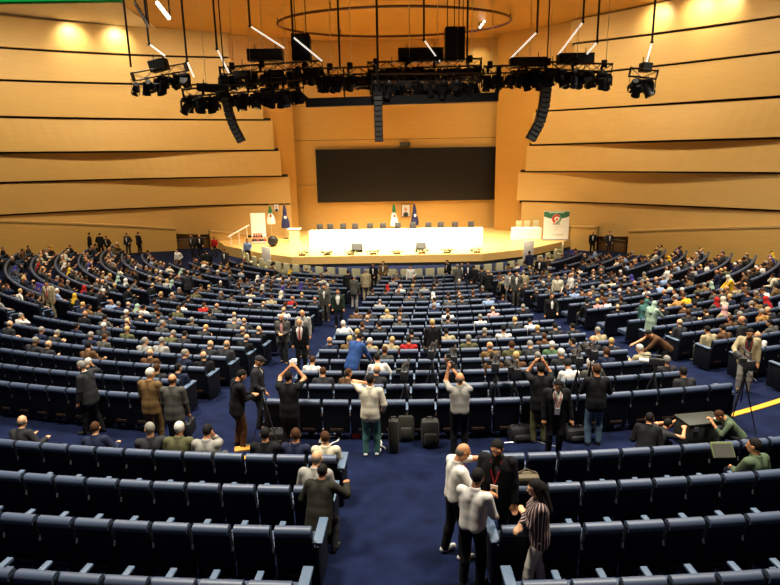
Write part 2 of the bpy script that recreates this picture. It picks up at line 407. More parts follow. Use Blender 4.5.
# cream armchairs of the first row
cm = {}
m = MB(); m.box((0, .02, .68), (.56, .12, .70), bev=.04); cm['backrest'] = m.mesh('cream_back', True, CREAM)
cm['seat_cushion'] = MB().box((0, .33, .40), (.5, .5, .14), bev=.03).mesh('cream_cushion', True, CREAM)
m = MB(); cm['armrest'] = m.box((0, .28, .5), (.07, .5, .28), bev=.02).mesh('cream_arm', True, CREAM)
cm['base'] = MB().box((0, .28, .17), (.46, .5, .34)).mesh('cream_base', True, mat('cream_dark', rgb(150, 140, 104), .8))
RC = 12.75; npx = [234, 240.5, 247, 254, 261, 269, 278, 286.5, 296, 307, 319, 331, 343, 356, 368, 380, 392, 405, 418, 430, 442, 454, 476, 488, 499.5, 511, 521, 531, 540, 548, 556, 563, 569]
lasta = -999; ci = 0
for i, px in enumerate(npx):
    best = min(np.linspace(-75, 75, 900), key=lambda a: abs(project(pol(RC, a, .9))[0]-px))
    best = max(best, lasta+math.degrees(.70/RC)); lasta = best; ci += 1
    p = pol(RC, best)
    o = empty('cream_armchair', p, math.radians(best), 'cream armchair, %s from the left in the row below the stage' % ORD[ci], 'armchair', 'cream armchairs of the first row')
    for nm in ('backrest', 'seat_cushion', 'base', 'armrest', 'armrest'):
        c = link(bpy.data.objects.new(nm, cm[nm]), o)
    o.children[3].location.x = -.29; o.children[4].location.x = .29
# yellow edge strips in the side aisles
YEL = mat('yellow_strip', rgb(226, 160, 30), .6)
def strip(a0, a1, Ra, Rb, w, label):
    V = []; Fs = []; N = 14
    c0 = pol((Ra+Rb)/2, (a0+a1)/2)
    for i in range(N):
        a = a0+(a1-a0)*i/(N-1); R = Ra+(Rb-Ra)*i/(N-1)
        for rr, dz in ((R-w/2, .004), (R+w/2, .004), (R+w/2, .02), (R-w/2, .02)):
            p = pol(rr, a); V.append((p.x-c0.x, p.y-c0.y, zf(rr)+dz-c0.z))
    for j in range(N-1):
        for k in range(4): Fs.append((j*4+k, j*4+(k+1) % 4, j*4+4+(k+1) % 4, j*4+4+k))
    Fs += [(0, 1, 2, 3), ((N-1)*4+3, (N-1)*4+2, (N-1)*4+1, (N-1)*4)]
    o = mesh_obj('floor_strip', V, Fs, YEL); o.location = c0; tag(o, label, 'floor strip')
strip(11.0, 15.0, 35.95, 35.3, .2, 'yellow strip on the navy carpet across the right aisle')
strip(-6.5, -4.2, 37.35, 37.35, .16, 'yellow strip on the carpet beside the bags in the left aisle')
# ================================================================== stage
ZS = .75
poly = [(-7.0, 41.7), (6.7, 41.7), (10.6, 43.6), (14.9, 47.6), (15.6, 49.2), (15.6, 56.2), (-14.2, 56.2), (-14.6, 50.2), (-13.4, 47.6), (-9.8, 43.9)]
st = MB().prism(poly, .0, ZS).build('stage_platform', W_STAGE, smooth=False); tag(st, kind='structure')
pl2 = [(x*1.0, y-.004) for x, y in poly]
m = MB(); pp = poly[-1:]+poly[:4]
for a, b in zip(pp[:-1], pp[1:]):
    a = Vector(a); b = Vector(b); d = (b-a).normalized(); nn = Vector((d.y, -d.x))
    m.box(((a.x+b.x)/2+nn.x*.02, (a.y+b.y)/2+nn.y*.02, .11), ((b-a).length, .05, .2), R=Matrix.Rotation(math.atan2(d.y, d.x), 3, 'Z'))
m.build('kick_board', BLACK, st)
W_RIS = wood('riser_wood', (.66, .42, .15))
# screen on the back wall
a = at_depth(316, 150, 55.95); b = at_depth(497, 199, 55.95); b2 = at_depth(497, 147, 55.95)
wd, ht = b.x-a.x, b2.z-b.z
sc = empty('projection_screen', ((a.x+b.x)/2, 55.9, (b.z+b2.z)/2), 0, 'wide black switched-off screen on the wall behind the stage', 'screen')
MB().box((0, 0, 0), (wd, .1, ht)).build('display_panel', mat('screen_black', (.008, .006, .006), .35), sc)
fr = MB()
for s in (-1, 1): fr.box((s*wd/2, -.02, 0), (.1, .16, ht+.1)); fr.box((0, -.02, s*ht/2), (wd+.1, .16, .1))
fr.build('screen_frame', BLACK, sc)
o = empty('wall_speaker', at_depth(405, 144, 55.9), 0, 'small black box on the wall just above the big screen', 'speaker')
MB().box((0, 0, 0), (.95, .3, .3)).build('speaker_box', BLACK, o); MB().box((0, -.16, 0), (.85, .02, .22)).build('grille', mat('grille', (.03, .03, .03), .7), o)
# presidium tables under white cloths on a low riser
YT = 46.2
xl = at_depth(309, 240, YT).x; xr = at_depth(483, 238, YT).x; NT = 6
rz_ = MB().box(((xl+xr)/2, YT+1.3, ZS+.2), (xr-xl+.1, 2.7, .4)).build('stage_riser', W_RIS); tag(rz_, kind='structure')
def pleated(w, d, h, amp=.02, nw=None):
    """table cloth: flat top, pleated skirt to the ground"""
    per = []; nw = nw or int((w+d)*2*6)
    L = 2*(w+d)
    for i in range(nw*2):
        s = L*i/(nw*2)
        if s < w: p = (-w/2+s, -d/2); nn = (0, -1)
        elif s < w+d: p = (w/2, -d/2+s-w); nn = (1, 0)
        elif s < 2*w+d: p = (w/2-(s-w-d), d/2); nn = (0, 1)
        else: p = (-w/2, d/2-(s-2*w-d)); nn = (-1, 0)
        per.append((p, nn, (1 if i % 2 else -.3)*amp))
    V = []; N = len(per)
    for z, k in ((h, 0), (h-.03, .3), (h*.5, .8), (.01, 1.3)):
        for p, nn, q in per: V.append((p[0]+nn[0]*(q*k+.012*k), p[1]+nn[1]*(q*k+.012*k), z))
    Fs = [tuple(range(N))]
    for r in range(3):
        for i in range(N): Fs.append((r*N+i, (r+1)*N+i, (r+1)*N+(i+1) % N, r*N+(i+1) % N))
    return V, Fs
tw = (xr-xl)/NT
for i in range(NT):
    x = xl+tw*(i+.5); nm = ORD[i+1]
    o = empty('conference_table', (x, YT+.55, ZS+.4), 0, 'long presidium table hidden under a white cloth, %s from the left on stage' % nm, 'table', 'presidium tables')
    MB().box((0, 0, .76), (tw-.06, .75, .04)).build('table_top', W_RIS, o)
    for sx in (-1, 1):
        for sy in (-1, 1): MB().box((sx*(tw/2-.1), sy*.3, .37), (.05, .05, .74)).build('leg', BLACK, o)
    V, Fs = pleated(tw-.01, .85, .80, .016)
    c = mesh_obj('tablecloth', V, Fs, WHITE); c.location = (x, YT+.55, ZS+.4); tag(c, 'white pleated cloth over the %s presidium table from the left' % nm, 'tablecloth', 'white table cloths')
    k = MB().box((0, 0, 0), (tw-.005, .03, .39)).build('skirt_board', WHITE, None); k.location = (x, YT+.02-.09, ZS+.2); tag(k, 'white riser skirt below the %s presidium table from the left' % nm, 'skirt', 'white riser skirts')
DCH = mat('dark_chair', rgb(48, 44, 40), .6)
def conf_chair(m, ma):
    P = {}
    P['backrest'] = MB().box((0, .24, .88), (.5, .08, .62), bev=.04).mesh('cc_back', True, m)
    P['seat'] = MB().box((0, 0, .47), (.5, .5, .1), bev=.03).mesh('cc_seat', True, m)
    P['armrest'] = MB().box((0, .02, .66), (.05, .4, .04)).mesh('cc_arm', True, ma)
    q = MB(); q.tube((0, 0, .05), (0, 0, .45), .03)
    for t in range(5): q.tube((0, 0, .08), (.28*math.cos(t*2*PI/5), .28*math.sin(t*2*PI/5), .03), .02)
    P['swivel_base'] = q.mesh('cc_base', True, BLACK); return P
CC = conf_chair(DCH, BLACK); CC2 = conf_chair(CREAM, CREAM)
for i, px in enumerate([319.5, 330, 343, 355, 370, 383, 398, 413, 428.6, 441, 455.4, 471.4]):
    x = at_depth(px, 228, YT+1.5).x
    o = empty('conference_chair', (x, YT+1.55, ZS+.4), 0, 'dark high-backed chair, %s from the left behind the presidium tables' % ORD[i+1], 'chair', 'presidium chairs')
    for nm in ('backrest', 'seat', 'swivel_base', 'armrest', 'armrest'): link(bpy.data.objects.new(nm, CC[nm]), o)
    o.children[3].location.x = -.27; o.children[4].location.x = .27
    t = empty('table_microphone', (x, YT+.45, ZS+1.2), 0, 'slim desk microphone, %s from the left on the white presidium tables' % ORD[i+1], 'microphone', 'desk microphones')
    MB().box((0, 0, .02), (.12, .12, .04)).build('base', BLACK, t); MB().path([(0, 0, .03), (0, .02, .2), (0, .12, .33)], .012).build('gooseneck', BLACK, t)
# small side table with three cream chairs
p = at_depth(526, 238, 48.5)
o = empty('side_table', (p.x, 48.5, ZS), 0, 'short white-clothed table at the right of the stage', 'table')
MB().box((0, 0, .8), (2.2, .75, .04)).build('table_top', W_RIS, o)
for sx in (-1, 1):
    for sy in (-1, 1): MB().box((sx*1., sy*.3, .39), (.05, .05, .78)).build('leg', BLACK, o)
V, Fs = pleated(2.35, .85, .92, .03); c = mesh_obj('tablecloth', V, Fs, WHITE); c.location = (p.x, 48.5, ZS); tag(c, 'white pleated cloth on the short side table at stage right', 'tablecloth')
for i, px in enumerate((519.5, 527.5, 536.5)):
    o = empty('cream_chair', (at_depth(px, 225, 49.6).x, 49.6, ZS), 0, 'cream chair behind the side table, %s from the left of three' % ORD[i+1], 'chair', 'cream chairs behind the side table')
    for nm in ('backrest', 'seat', 'swivel_base'): link(bpy.data.objects.new(nm, CC2[nm]), o)
    o.children[0].scale.z = 1.12
# lectern
p = at_depth(295, 240, 48.6)
o = empty('lectern', (p.x, 48.6, ZS), 0, 'pale wooden lectern standing left of the presidium tables', 'lectern')
m = MB(); m.extrude_profile([(-.26, .02), (.26, .02), (.34, 1.15), (-.34, 1.05)], -.42, .42)
LECT = wood('lectern_wood', (.78, .6, .34))
m.build('body', LECT, o); MB().box((0, 0, 1.14), (1.05, .8, .06), R=None).build('desk_top', WPAINT, o); MB().box((0, 0, .03), (1.0, .7, .06)).build('plinth', LECT, o)
# flags and portraits
FG = mat('flag_green', rgb(20, 96, 60), .8); FWH = mat('flag_white', (.85, .85, .8), .8); FNV = mat('flag_navy', rgb(28, 36, 84), .8); FRED = mat('flag_red', rgb(190, 40, 40), .8)
def flag(px, ytop, ybot, y, m1, m2, label):
    p = at_depth(px, ybot, y); t = at_depth(px, ytop, y); z0 = ZS; H = t.z-z0
    o = empty('flag', (p.x, y, z0), 0, label, 'flag')
    MB().tube((0, 0, 0), (0, 0, .06), .22, n=14).build('stand', BLACK, o); MB().tube((0, 0, .05), (0, 0, H), .022).build('pole', STEEL, o); MB().ball((0, 0, H+.04), .06).build('finial', mat('gold', rgb(200, 150, 50), .35, .8), o)
    def cloth(z0, z1, w0, w1, mt, nm, dx):
        V = []; Fs = []; n = 15
        for r in range(8):
            f = r/7; z = z1+(z0-z1)*f; w = w0+(w1-w0)*math.sin(f*PI*.62)
            for i in range(n+1):
                a = 2*PI*i/n; q = 1+.22*math.sin(5*a+f*2)
                V.append((dx+w*q*math.cos(a), .6*w*q*math.sin(a)-.02, z))
        for r in range(7):
            for i in range(n): Fs.append((r*(n+1)+i, (r+1)*(n+1)+i, (r+1)*(n+1)+i+1, r*(n+1)+i+1))
        mesh_obj(nm, V, Fs, mt, o, True)
    hb = p.z-z0
    cloth(H*.98 - (H-hb)*.45, H*.98, .05, .16, m1, 'upper_cloth', 0); cloth(hb, H*.98-(H-hb)*.36, .13, .32, m2, 'lower_cloth', 0)
    MB().ball((.06, -.2, hb+(H-hb)*.45), .12, sc=(1, .3, 1)).build('emblem', FRED if m2 is FWH else FWH, o)
flag(271, 205, 224, 50.6, FG, FWH, 'green and white furled flag beside the left portrait'); flag(285.5, 204, 228, 51.0, FNV, FNV, 'dark blue furled flag left of the lectern')
flag(394, 203, 226, 54.6, FG, FWH, 'green and white furled flag below the screen'); flag(414.5, 203, 225, 54.6, FNV, FNV, 'dark blue furled flag right of the portrait below the screen')
def portrait(px0, px1, y0, y1, y, label):
    a = at_depth(px0, y0, y); b = at_depth(px1, y1, y); w = b.x-a.x; h = a.z-b.z
    o = empty('framed_portrait', ((a.x+b.x)/2, y, (a.z+b.z)/2), 0, label, 'portrait')
    MB().box((0, 0, 0), (w, .06, h)).build('frame', mat('frame_gold', rgb(150, 108, 60), .5), o); MB().box((0, -.035, 0), (w*.8, .02, h*.84)).build('print', mat('portrait_ground', rgb(200, 205, 215), .5), o)
    m = MB(); m.ball((0, -.05, -h*.3), w*.3, sc=(1, .12, .9)); m.build('suit', mat('portrait_suit', rgb(40, 40, 50), .7), o)
    m = MB(); m.ball((0, -.055, h*.1), w*.17, sc=(1, .15, 1.3)); m.build('face', mat('portrait_skin', rgb(190, 140, 110), .7), o)
portrait(401, 410.5, 204, 217, 56.0, 'small framed portrait of a man in a dark suit below the screen')
pp_ = at_depth(276, 212, 52.0)
portrait(273.5, 279.5, 204, 211.5, 52.0, 'small framed portrait between the two flags at stage left')
# flower arrangements along the stage edge
LEAF = mat('leaf_dark', rgb(52, 66, 30), .7, vary=.3, scale=30); BLOOM = mat('bloom_pale', rgb(214, 196, 150), .7)
for i, (px, py) in enumerate([(302, 252), (327, 252), (351, 252), (373, 252.5), (397, 253), (422, 254.5), (447, 254.5), (477, 251)]):
    y = 42.15 if i < 7 else 42.1
    x = at_depth(px, py, y).x
    o = empty('flower_arrangement', (x, y, ZS), 0, 'low green flower arrangement, %s from the left along the stage edge' % ORD[i+1], 'flowers', 'flower arrangements on the stage edge')
    MB().box((0, 0, .06), (.5, .16, .12), bev=.03).build('trough', mat('trough', rgb(90, 70, 40), .7), o)
    r = random.Random(i); m = MB(); b = MB()
    for k in range(34):
        x_, y_, z_ = r.uniform(-.42, .42), r.uniform(-.14, .14), .12+r.uniform(0, .16)
        d = Vector((x_*.8, y_*1.5, .15)).normalized()*.16
        m.tube((x_, y_, z_), Vector((x_, y_, z_))+d, .035, .004, 5)
    for k in range(7): b.ball((r.uniform(-.36, .36), r.uniform(-.14, .1), .22+r.uniform(0, .08)), .045, 6)
    m.build('foliage', LEAF, o); b.build('blossom', BLOOM, o)
def wedge(px, py, y, label, s=1.):
    p = at_height(px, py, ZS); p = at_depth(px, py, y)
    o = empty('stage_monitor', (p.x, y, ZS), 0, label, 'stage monitor')
    MB().extrude_profile([(-.3*s, 0), (.3*s, 0), (.3*s, .35*s), (.1*s, .62*s), (-.3*s, .1*s)], -.42*s, .42*s).build('cabinet', BLACK, o)
    MB().box((0, -.1*s, .39*s), (.7*s, .02, .5*s), R=Matrix.Rotation(-.66, 3, 'X')).build('grille', mat('grille2', (.008, .008, .008), .7), o).location = (0, -.16*s, .0)
wedge(357, 248, 43.6, 'black wedge monitor on the stage in front of the presidium', 1.)
wedge(421, 247, 43.8, 'black wedge monitor right of centre on the stage', .9)
p = at_depth(273, 243, 46.8)
o = empty('floor_speaker', (p.x, 46.8, ZS), 0, 'round black floor speaker in front of the left banner', 'speaker')
MB().ball((0, 0, .42), .42, 14, (1, .8, 1)).build('shell', BLACK, o); MB().tube((0, -.28, .42), (0, -.36, .42), .3, n=16).build('grille', mat('grille3', (.01, .009, .009), .7), o)
# panels in front of the stage face
def board(px0, px1, y0, y1, y, rz, label, zb):
    a = at_depth(px0, y0, y); b = at_depth(px1, y1, y)
    w = b.x-a.x; zt = a.z
    o = empty('white_board', ((a.x+b.x)/2, y, zb), rz, label, 'board')
    MB().box((0, 0, (zt-zb)/2+.03), (w, .04, zt-zb-.06), bev=.01).build('panel', WPAINT, o); MB().box((0, .06, .03), (w*.8, .3, .06)).build('foot', STEEL, o)
board(258, 274, 247, 258, 43.1, math.radians(-45), 'white blank board leaning at the left corner of the stage', 0.)
board(522, 535, 241, 256, 43.1, math.radians(30), 'white blank board standing at the right corner of the stage', 0.)
# roll-up banners
def banner(px0, px1, y0, y1, y, rz, label):
    a = at_depth(px0, y0, y); b = at_depth(px1, y1, y); w = abs(b.x-a.x)/math.cos(rz); h = at_depth((px0+px1)/2, y0, y).z-ZS
    o = empty('rollup_banner', ((a.x+b.x)/2, y, ZS), rz, label, 'banner')
    MB().box((0, 0, .05), (w+.05, .25, .1), bev=.02).build('base', STEEL, o); MB().tube((0, .05, .1), (0, .05, h), .015).build('pole', STEEL, o)
    MB().box((0, 0, h/2+.05), (w, .02, h-.1)).build('banner_sheet', WPAINT, o); return o, w, h
o, w, h = banner(250, 266.5, 213, 240, 48.4, 0, 'white roll-up banner with portraits along its foot, left of the stage')
r = random.Random(3)
for i in range(11):
    x = -w/2+.12+(w-.24)*(i % 6)/5+(0 if i < 6 else .1); z = .42 if i < 6 else .72
    if i > 9: continue
    q = MB().ball((x, -.016, z-.14), .15, 8, (1, .06, .8)).build('portrait_shoulders', mat('ban_%d' % (i % 3), [rgb(70, 40, 40), rgb(60, 70, 60), rgb(160, 60, 50)][i % 3], .8), o)
    MB().ball((x, -.022, z+.06), .085, 8, (1, .06, 1.25)).build('portrait_head', mat('ban_skin', rgb(190, 130, 100), .8), o)
o, w, h = banner(544.5, 567.5, 211, 243, 47.4, math.radians(-6), 'white roll-up banner with green header and round emblem, right of the stage')
GRN = mat('banner_green', rgb(52, 112, 84), .7)
f = -.012
def plate(x0, x1, z0, z1, m, nm, dy=0): MB().box(((x0+x1)/2*w, f-dy, (z0+z1)/2*h), ((x1-x0)*w, .012, (z1-z0)*h)).build(nm, m, o)
# header with wavy lower edge
N = 20; V = []; Fs = []
for i in range(N+1):
    u = i/N; V += [((u-.5)*w, -.018, h*.985), ((u-.5)*w, -.018, h*(.75+.07*(2*abs(u-.5))**2 - .02*math.sin(u*PI)))]
for i in range(N): Fs.append((2*i, 2*i+1, 2*i+3, 2*i+2))
mesh_obj('green_header', V, Fs, GRN, o)
plate(-.3, .3, .93, .965, mat('banner_pale', rgb(190, 210, 190), .7), 'header_text', .012)
def ring(r0, r1, a0, a1, m, nm, cz=.735):
    V = []; Fs = []; N = 24
    for i in range(N+1):
        t = math.radians(a0+(a1-a0)*i/N)
        for rr in (r0, r1): V.append((rr*math.cos(t), -.034, h*cz+rr*math.sin(t)))
    for i in range(N): Fs.append((2*i, 2*i+1, 2*i+3, 2*i+2))
    mesh_obj(nm, V, Fs, m, o)
MB().tube((0, -.02, h*.735), (0, -.032, h*.735), w*.185, n=24).build('emblem_disc', WPAINT, o)
ring(w*.09, w*.18, 40, 250, mat('emblem_red', rgb(205, 70, 50), .7), 'emblem_arc'); ring(w*.12, w*.18, -95, 40, mat('emblem_green', rgb(90, 140, 110), .7), 'emblem_arc')
MB().ball((w*.02, -.03, h*.715), w*.06, 10, (1, .1, 1)).build('emblem_figure', mat('emblem_orange', rgb(220, 120, 60), .7), o)
GREY = mat('banner_grey', rgb(120, 125, 125), .8); LG = mat('banner_light', rgb(196, 200, 204), .8)
plate(-.14, .14, .545, .575, GREY, 'title_line', .004)
for z, a, b in ((.46, -.05, .3), (.40, -.05, .06), (.36, -.06, .05), (.2, -.15, .3), (.17, -.05, .32)): plate(a, b, z, z+.012, LG, 'text_line', .004)
# white handrails of the stage steps
def rail(pa, pb, ya, yb, label):
    a = at_depth(*pa, ya); b = at_depth(*pb, yb); c = (a+b)/2
    o = empty('handrail', (c.x, c.y, min(a.z, b.z)-.8), 0, label, 'handrail'); q = Vector((c.x, c.y, min(a.z, b.z)-.8))
    MB().tube(a-q, b-q, .06).build('rail', WPAINT, o)
    for k in (.12, .5, .88):
        t = a.lerp(b, k)-q; MB().tube((t.x, t.y, 0), t, .03).build('post', WPAINT, o)
rail((228, 237), (249, 225), 47.6, 49.0, 'white sloping handrail left of the stage'); rail((568, 229), (588, 240), 49.3, 47.4, 'pale sloping handrail right of the stage')
# ================================================================== figures: one continuous surface per body or garment
def nets(prims, vox, k=.025, cuts=()):
    """smooth union of round cones and ellipsoids -> quad mesh (surface nets)"""
    lo = np.full(3, 1e9); hi = np.full(3, -1e9); items = []
    for p in prims:
        if p[0] == 'c':
            _, a, b, ra, rb = p; a = np.array(a, float); b = np.array(b, float); r = max(ra, rb)
            l, h = np.minimum(a, b)-r, np.maximum(a, b)+r; items.append(('c', a, b, ra, rb, l, h))
        else:
            _, c, rd, R = p; c = np.array(c, float); rd = np.array(rd, float); r = rd.max()
            l, h = c-r, c+r; items.append(('e', c, rd, R, None, l, h))
        lo = np.minimum(lo, l); hi = np.maximum(hi, h)
    lo = lo-2*vox; n = np.ceil((hi+2*vox-lo)/vox).astype(int)+1
    ax = [lo[i]+vox*np.arange(n[i]) for i in range(3)]
    f = np.full(n, .5, np.float32); mg = k+vox*1.6
    for it in items:
        i0 = np.maximum(0, np.floor((it[5]-mg-lo)/vox).astype(int)); i1 = np.minimum(n, np.ceil((it[6]+mg-lo)/vox).astype(int)+1)
        sl = tuple(slice(a, b) for a, b in zip(i0, i1))
        X = ax[0][sl[0]][:, None, None]; Y = ax[1][sl[1]][None, :, None]; Z = ax[2][sl[2]][None, None, :]
        if it[0] == 'c':
            a, b, ra, rb = it[1:5]; d = b-a; L2 = max(d @ d, 1e-9)
            t = np.clip(((X-a[0])*d[0]+(Y-a[1])*d[1]+(Z-a[2])*d[2])/L2, 0, 1)
            s = np.sqrt((X-a[0]-t*d[0])**2+(Y-a[1]-t*d[1])**2+(Z-a[2]-t*d[2])**2)-(ra+(rb-ra)*t)
        else:
            c, rd, R = it[1:4]; x, y, z = X-c[0], Y-c[1], Z-c[2]
            if R is not None:
                x, y, z = (R[0][0]*x+R[1][0]*y+R[2][0]*z, R[0][1]*x+R[1][1]*y+R[2][1]*z, R[0][2]*x+R[1][2]*y+R[2][2]*z)
            q = np.sqrt((x/rd[0])**2+(y/rd[1])**2+(z/rd[2])**2); q2 = np.sqrt((x/rd[0]**2)**2+(y/rd[1]**2)**2+(z/rd[2]**2)**2)+1e-6
            s = q*(q-1)/q2
        o = f[sl]; h = np.maximum(k-np.abs(o-s), 0)/k; f[sl] = np.minimum(o, s)-h*h*k*.25
    if cuts:
        X = ax[0][:, None, None]; Y = ax[1][None, :, None]; Z = ax[2][None, None, :]
        for c in cuts: f = np.maximum(f, np.asarray(c(X, Y, Z), np.float32))
    sg = f < 0
    act = np.zeros(n-1, bool); cnt = np.zeros(n-1, np.int8)
    for dx in (0, 1):
        for dy in (0, 1):
            for dz in (0, 1): cnt += sg[dx:n[0]-1+dx, dy:n[1]-1+dy, dz:n[2]-1+dz]
    act = (cnt > 0) & (cnt < 8); idx = np.argwhere(act)
    if not len(idx): return np.zeros((0, 3)), np.zeros((0, 4), int)
    vid = np.full(n-1, -1, int); vid[act] = np.arange(len(idx))
    acc = np.zeros((len(idx), 3)); num = np.zeros(len(idx))
    C = [(a, b, c) for a in (0, 1) for b in (0, 1) for c in (0, 1)]
    for a in C:
        for d in range(3):
            if a[d]: continue
            b = list(a); b[d] = 1
            fa = f[idx[:, 0]+a[0], idx[:, 1]+a[1], idx[:, 2]+a[2]]; fb = f[idx[:, 0]+b[0], idx[:, 1]+b[1], idx[:, 2]+b[2]]
            m = (fa < 0) != (fb < 0); t = np.where(m, fa/np.where(fa == fb, 1, fa-fb), 0)
            for q in range(3): acc[:, q] += np.where(m, a[q]+(t if q == d else 0), 0)
            num += m
    V = lo+vox*(idx+acc/num[:, None]); Q = []
    for d in range(3):
        u, w = [(1, 2), (2, 0), (0, 1)][d]
        s0 = [slice(None)]*3; s1 = [slice(None)]*3; s0[d] = slice(0, -1); s1[d] = slice(1, None)
        ch = sg[tuple(s0)] != sg[tuple(s1)]; e = np.argwhere(ch)
        e = e[(e[:, u] > 0) & (e[:, w] > 0) & (e[:, u] < n[u]-1) & (e[:, w] < n[w]-1)]
        if not len(e): continue
        def g(du, dw):
            q = e.copy(); q[:, u] -= du; q[:, w] -= dw; return vid[q[:, 0], q[:, 1], q[:, 2]]
        qd = np.stack([g(1, 1), g(0, 1), g(0, 0), g(1, 0)], 1)
        inside = sg[e[:, 0], e[:, 1], e[:, 2]]; qd[~inside] = qd[~inside][:, ::-1]; Q.append(qd)
    return V, np.concatenate(Q)
def np_mesh(name, V, Q, m=None):
    me = bpy.data.meshes.new(name); nv, nq = len(V), len(Q)
    me.vertices.add(nv); me.vertices.foreach_set('co', np.asarray(V, np.float32).ravel())
    me.loops.add(nq*4); me.loops.foreach_set('vertex_index', np.asarray(Q, np.int32).ravel())
    me.polygons.add(nq); me.polygons.foreach_set('loop_start', np.arange(nq, dtype=np.int32)*4)
    me.polygons.foreach_set('use_smooth', [True]*nq); me.update(calc_edges=True)
    if m: me.materials.append(m)
    return me
def v3(*a): return np.array(a, float)
def rotx(a): c, s = math.cos(a), math.sin(a); return np.array([[1, 0, 0], [0, c, -s], [0, s, c]])
def roty(a): c, s = math.cos(a), math.sin(a); return np.array([[c, 0, s], [0, 1, 0], [-s, 0, c]])
def rotz(a): c, s = math.cos(a), math.sin(a); return np.array([[c, -s, 0], [s, c, 0], [0, 0, 1]])
def ik(S, T, l1, l2, hint):
    d = T-S; L = np.linalg.norm(d); L = min(max(L, abs(l1-l2)+.02), l1+l2-.002); u = d/np.linalg.norm(d); T = S+u*L
    a = (l1*l1-l2*l2+L*L)/(2*L); h = math.sqrt(max(l1*l1-a*a, 0)); p = hint-u*(hint @ u); p = p/(np.linalg.norm(p)+1e-9)
    return S+u*a+p*h, T
D = math.radians
class Pose:
    """skeleton facing +y, right hand on +x; hands given as offsets from the shoulders' frame or absolute"""
    def __init__(s, sit=False, lean=4, side=0, twist=0, yaw=0, nod=5, lh=None, rh=None, lf=None, rf=None, k=1.0, hip=None, fat=1.0, wom=False, crouch=0., elL=None, elR=None):
        s.k, s.sit, s.fat, s.wom = k, sit, fat, wom
        P = v3(0, .04 if sit else 0, .45 if sit else .95-crouch) if hip is None else v3(*hip)
        R = rotz(D(twist)) @ roty(D(side)) @ rotx(-D(lean)); s.R = R
        up = lambda x, y, z: P+R @ v3(x, y, z)
        s.P = P; s.waist = up(0, 0, .17); s.chest = up(0, .01, .36); s.neck = up(0, 0, .52); s.up = up
        w = .175 if wom else .195
        s.shL, s.shR = up(-w, -.01, .46), up(w, -.01, .46)
        s.RH = R @ rotz(D(yaw)) @ rotx(-D(nod)+D(lean)*.6); s.hb = up(0, .01, .56); s.head = s.hb+s.RH @ v3(0, .025, .115)
        rest = dict(l=v3(-.25, .12, .62 if sit else .80), r=v3(.25, .12, .62 if sit else .80))
        if sit: rest = dict(l=v3(-.14, .36, .60), r=v3(.14, .36, .60))
        T = v3(*lh) if lh is not None else rest['l']; s.elL, s.wrL = ik(s.shL, T, .29, .26, v3(-.6, -1, -.35) if elL is None else v3(*elL))
        T = v3(*rh) if rh is not None else rest['r']; s.elR, s.wrR = ik(s.shR, T, .29, .26, v3(.6, -1, -.35) if elR is None else v3(*elR))
        s.hpL, s.hpR = P+rotz(D(twist*.4)) @ v3(-.095, 0, -.02), P+rotz(D(twist*.4)) @ v3(.095, 0, -.02)
        LF = v3(*lf) if lf is not None else (v3(-.12, .46, .085) if sit else v3(-.11, -.02, .085)); RF = v3(*rf) if rf is not None else (v3(.12, .44, .085) if sit else v3(.11, .03, .085))
        s.knL, s.anL = ik(s.hpL, LF, .435, .42, v3(-.12, 1, .35 if sit else .0)); s.knR, s.anR = ik(s.hpR, RF, .435, .42, v3(.12, 1, .35 if sit else .0))
        s.toL, s.toR = s.anL+v3(-.03, .15, -.045), s.anR+v3(.03, .15, -.045)
    def hand(s, W, E, sgn, fingers):
        d = (W-E)/np.linalg.norm(W-E); side = np.cross(d, v3(0, 0, 1)); nn = np.linalg.norm(side); side = side/nn if nn > .15 else v3(1, 0, 0)
        if sgn*side[0] < 0: side = -side
        side = -side*0+side; nrm = np.cross(side, d); pr = []
        c = W+d*.05; pr += [('c', W+d*.01, W+d*.085+side*.018, .028, .024), ('c', W+d*.02, W+d*.085-side*.018, .026, .024)]
        if fingers:
            for q, L in zip((-.03, -.01, .01, .03), (.060, .074, .070, .052)):
                a = W+d*.095+side*q; b = a+d*L*.5+nrm*.010*-1; e = b+d*L*.42-nrm*.024
                pr += [('c', a, b, .0115, .0105), ('c', b, e, .0105, .009)]
            a = W+d*.035-side*.028; b = a+d*.035-side*.026; pr += [('c', a, b, .0135, .0115), ('c', b, b+d*.032-side*.006, .0115, .0095)]
        else: pr += [('c', W+d*.085, W+d*.15-nrm*.02, .03, .018), ('c', W+d*.03-side*.02, W+d*.08-side*.05, .015, .012)]
        return pr
    def arms(s, e=0., cut=1.0):
        pr = []
        for S, E, W in ((s.shL, s.elL, s.wrL), (s.shR, s.elR, s.wrR)):
            pr.append(('c', S, E, .056+e, .044+e))
            if cut > 0: pr.append(('c', E, E+(W-E)*cut, .044+e, (.044-.013*cut)+e))
        return pr
    def torso(s, e=0., hem=None):
        u = s.up; f = s.fat; pr = []
        for q in (-1, 1):
            pr += [('c', u(q*.055, 0, .02), u(q*.05*f, .012*f, .18), .118*(.5+.5*f)+e, .112*f+e), ('c', u(q*.05*f, .012*f, .18), u(q*.085, .012, .36), .112*f+e, .115+e), ('c', u(q*.07, .0, .40), u(q*(.14 if s.wom else .158), -.01, .45), .092+e, .062+e)]
        pr.append(('c', s.neck-s.R @ v3(0, 0, .05), s.neck+s.R @ v3(0, 0, .0), .075+e, .062+e))
        if s.wom: pr += [('e', u(q*.075, .10, .33), (.075+e, .06+e, .07+e), s.R) for q in (-1, 1)]
        return pr
